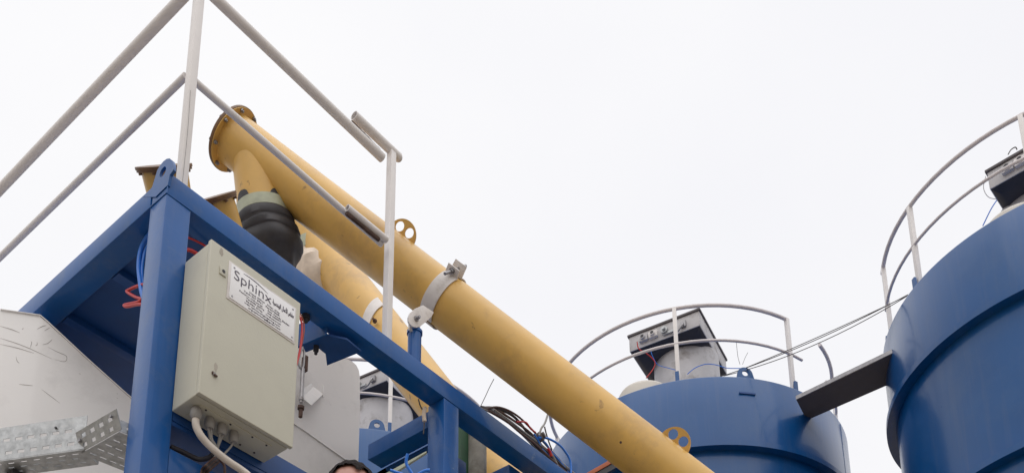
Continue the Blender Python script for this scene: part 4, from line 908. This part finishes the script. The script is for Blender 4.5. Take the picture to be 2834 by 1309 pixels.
# local frame of the figure: x to his left as seen (image right), y forward = towards camera
fwd = (CAM-head_top); fwd.z = 0; fwd.normalize(); rgt = V((fwd.y, -fwd.x, 0)); rgt = rgt if rgt.dot(RT) > 0 else -rgt
def L3(x, y, z): return V((head_top.x, head_top.y, GZ)) + rgt*x + fwd*y + V((0, 0, z))
def skinmesh(chain, edges, rad, sub=2):
    me = bpy.data.meshes.new('tmp'); me.from_pydata([tuple(p) for p in chain], edges, []); ob = bpy.data.objects.new('tmp', me); COL.objects.link(ob)
    md = ob.modifiers.new('s', 'SKIN'); me.skin_vertices or None
    for i, r_ in enumerate(rad): me.skin_vertices[0].data[i].radius = (r_, r_) if not isinstance(r_, tuple) else r_
    me.skin_vertices[0].data[0].use_root = True
    s_ = ob.modifiers.new('u', 'SUBSURF'); s_.levels = sub; s_.render_levels = sub
    dg = bpy.context.evaluated_depsgraph_get(); m2 = bpy.data.meshes.new_from_object(ob.evaluated_get(dg)); b = B(); b.from_mesh(m2)
    bpy.data.objects.remove(ob); bpy.data.meshes.remove(m2); return b
pts = [(0, 0, 0.95), (0, 0, 1.12), (0, 0.01, 1.30), (0, 0, 1.44), (0, 0.0, 1.50), (0, 0.01, 1.57),
       (0.17, -0.01, 1.42), (0.24, -0.02, 1.16), (0.25, 0.06, 0.92), (0.25, 0.09, 0.84),
       (-0.17, -0.01, 1.42), (-0.24, -0.02, 1.16), (-0.25, 0.06, 0.92), (-0.25, 0.09, 0.84),
       (0.09, 0, 0.88), (0.11, 0.02, 0.48), (0.12, -0.02, 0.09), (0.12, 0.12, 0.03),
       (-0.09, 0, 0.88), (-0.11, 0.02, 0.48), (-0.12, -0.02, 0.09), (-0.12, 0.12, 0.03)]
ed = [(0, 1), (1, 2), (2, 3), (3, 4), (4, 5), (3, 6), (6, 7), (7, 8), (8, 9), (3, 10), (10, 11), (11, 12), (12, 13), (0, 14), (14, 15), (15, 16), (16, 17), (0, 18), (18, 19), (19, 20), (20, 21)]
rad = [0.145, 0.13, 0.15, 0.09, 0.058, 0.055, 0.06, 0.045, 0.03, 0.032, 0.06, 0.045, 0.03, 0.032, 0.09, 0.06, 0.045, 0.035, 0.09, 0.06, 0.045, 0.035]
b = skinmesh([L3(*p) for p in pts], ed, rad)
# fingers
for s in (1, -1):
    for k in range(4):
        fx = s*(0.25-0.0); y0 = 0.075+k*0.019-0.02; ln = (0.07, 0.082, 0.078, 0.06)[k]
        tube(b, [L3(fx, y0, 0.83), L3(fx, y0+0.008, 0.80), L3(fx-s*0.008, y0+0.014, 0.83-ln*0.7), L3(fx-s*0.02, y0+0.016, 0.83-ln*1.1)], lambda t_: 0.009-0.002*t_, 8, 3)
    tube(b, [L3(s*0.25, 0.11, 0.87), L3(s*0.235, 0.135, 0.845), L3(s*0.225, 0.14, 0.81)], 0.010, 8, 3)
# head: shaped ellipsoid
hb = B(); bmesh.ops.create_uvsphere(hb, u_segments=48, v_segments=32, radius=1.0)
for v in hb.verts:
    x, y, z = v.co; X = x*0.077; Y = y*0.097; Z = z*0.122
    if z < 0: X *= 1-0.30*(-z)**1.5; Y = Y*(1-0.10*(-z)) + (0.010*(-z) if y > 0 else 0.012*z)
    if y > 0.6 and -0.35 < z < 0.05: Y -= 0.0
    for ex in (-0.032, 0.032):       # eye sockets
        d = math.hypot(X-ex, Z-0.0); Y -= 0.010*math.exp(-(d/0.017)**2)*(1 if y > 0 else 0)
    if y > 0: Y += 0.026*math.exp(-(X/0.012)**2-((Z+0.032)/0.018)**2) + 0.012*math.exp(-(X/0.010)**2-((Z+0.008)/0.02)**2)+0.006*math.exp(-(X/0.026)**2-((Z+0.068)/0.009)**2)+0.006*math.exp(-((Z-0.022)/0.010)**2)*(abs(X) < 0.06)
    v.co = L3(X+0.0, Y+0.012, 1.638+Z)
for s in (1, -1):
    e_ = B(); bmesh.ops.create_uvsphere(e_, u_segments=16, v_segments=10, radius=1)
    for v in e_.verts: v.co = L3(s*(0.078+v.co.x*0.010), 0.0+v.co.y*0.018, 1.632+v.co.z*0.032)
    me_ = bpy.data.meshes.new('t'); e_.to_mesh(me_); e_.free(); hb.from_mesh(me_); bpy.data.meshes.remove(me_)
me_ = bpy.data.meshes.new('t'); hb.to_mesh(me_); hb.free(); b.from_mesh(me_); bpy.data.meshes.remove(me_)
ob = sm_link('body_raw', b, M['skin'], pe)
rm = ob.modifiers.new('r', 'REMESH'); rm.mode = 'VOXEL'; rm.voxel_size = 0.0055; rm.use_smooth_shade = True
dg = bpy.context.evaluated_depsgraph_get(); m2 = bpy.data.meshes.new_from_object(ob.evaluated_get(dg)); bpy.data.objects.remove(ob)
body_o = bpy.data.objects.new('body', m2); COL.objects.link(body_o); body_o.parent = pe; OFF[body_o.name] = OFF[pe.name]
for p in m2.polygons: p.use_smooth = True
# hair shell with receding hairline
hb = B(); bmesh.ops.create_uvsphere(hb, u_segments=96, v_segments=64, radius=1.0)
kill = []
for v in hb.verts:
    x, y, z = v.co; n_ = 0.5*math.sin(x*9+y*4)+0.5*math.sin(x*17-z*6)
    front = 0.60-0.16*math.exp(-((x-0.22)/0.16)**2)-(0.0 if abs(x) < 0.45 else (abs(x)-0.45)*1.4) + 0.03*n_     # widow's peak, receding temples
    lim = front if y > 0.2 else (front*(y+0.35)/0.55 + (-0.25)*(0.2-y)/0.55 if y > -0.35 else -0.45)
    if z < lim: kill.append(v)
    rr_ = 1.085+0.02*math.sin(x*31+y*23)*math.sin(z*29+x*11)
    v.co = L3(x*0.077*rr_, y*0.097*rr_+0.012, 1.638+z*0.122*(1.075+0.012*math.sin(x*23)))
bmesh.ops.delete(hb, geom=kill, context='VERTS'); 
sm_link('hair', hb, M['hair'], pe)
b = skinmesh([L3(*pts[i]) for i in (0, 1, 2, 3)]+[L3(0, 0, 1.475)]+[L3(*pts[i]) for i in (6, 7, 8, 10, 11, 12)], [(0, 1), (1, 2), (2, 3), (3, 4), (3, 5), (5, 6), (6, 7), (3, 8), (8, 9), (9, 10)], [0.165, 0.155, 0.172, 0.11, 0.078, 0.078, 0.062, 0.046, 0.078, 0.062, 0.046]); sm_link('shirt', b, M['shirt'], pe)
b = skinmesh([L3(0, 0, 0.97), L3(*pts[14]), L3(*pts[15]), L3(-0+0.12, -0.02, 0.12), L3(*pts[18]), L3(*pts[19]), L3(-0.12, -0.02, 0.12)], [(0, 1), (1, 2), (2, 3), (0, 4), (4, 5), (5, 6)], [0.155, 0.11, 0.08, 0.065, 0.11, 0.08, 0.065]); sm_link('trousers', b, M['trousers'], pe)
for s in (1, -1):
    b = B(); bmesh.ops.create_uvsphere(b, u_segments=20, v_segments=12, radius=1)
    for v in b.verts: v.co = L3(s*0.12+v.co.x*0.05, 0.05+v.co.y*0.14, 0.045+max(-0.9, v.co.z)*0.05)
    sm_link('shoe', b, M['shoe'], pe)
    b = B(); bmesh.ops.create_uvsphere(b, u_segments=16, v_segments=10, radius=0.0115); bmesh.ops.translate(b, verts=b.verts, vec=L3(s*0.032, 0.091, 1.638)); sm_link('eye', b, M['eye'], pe)
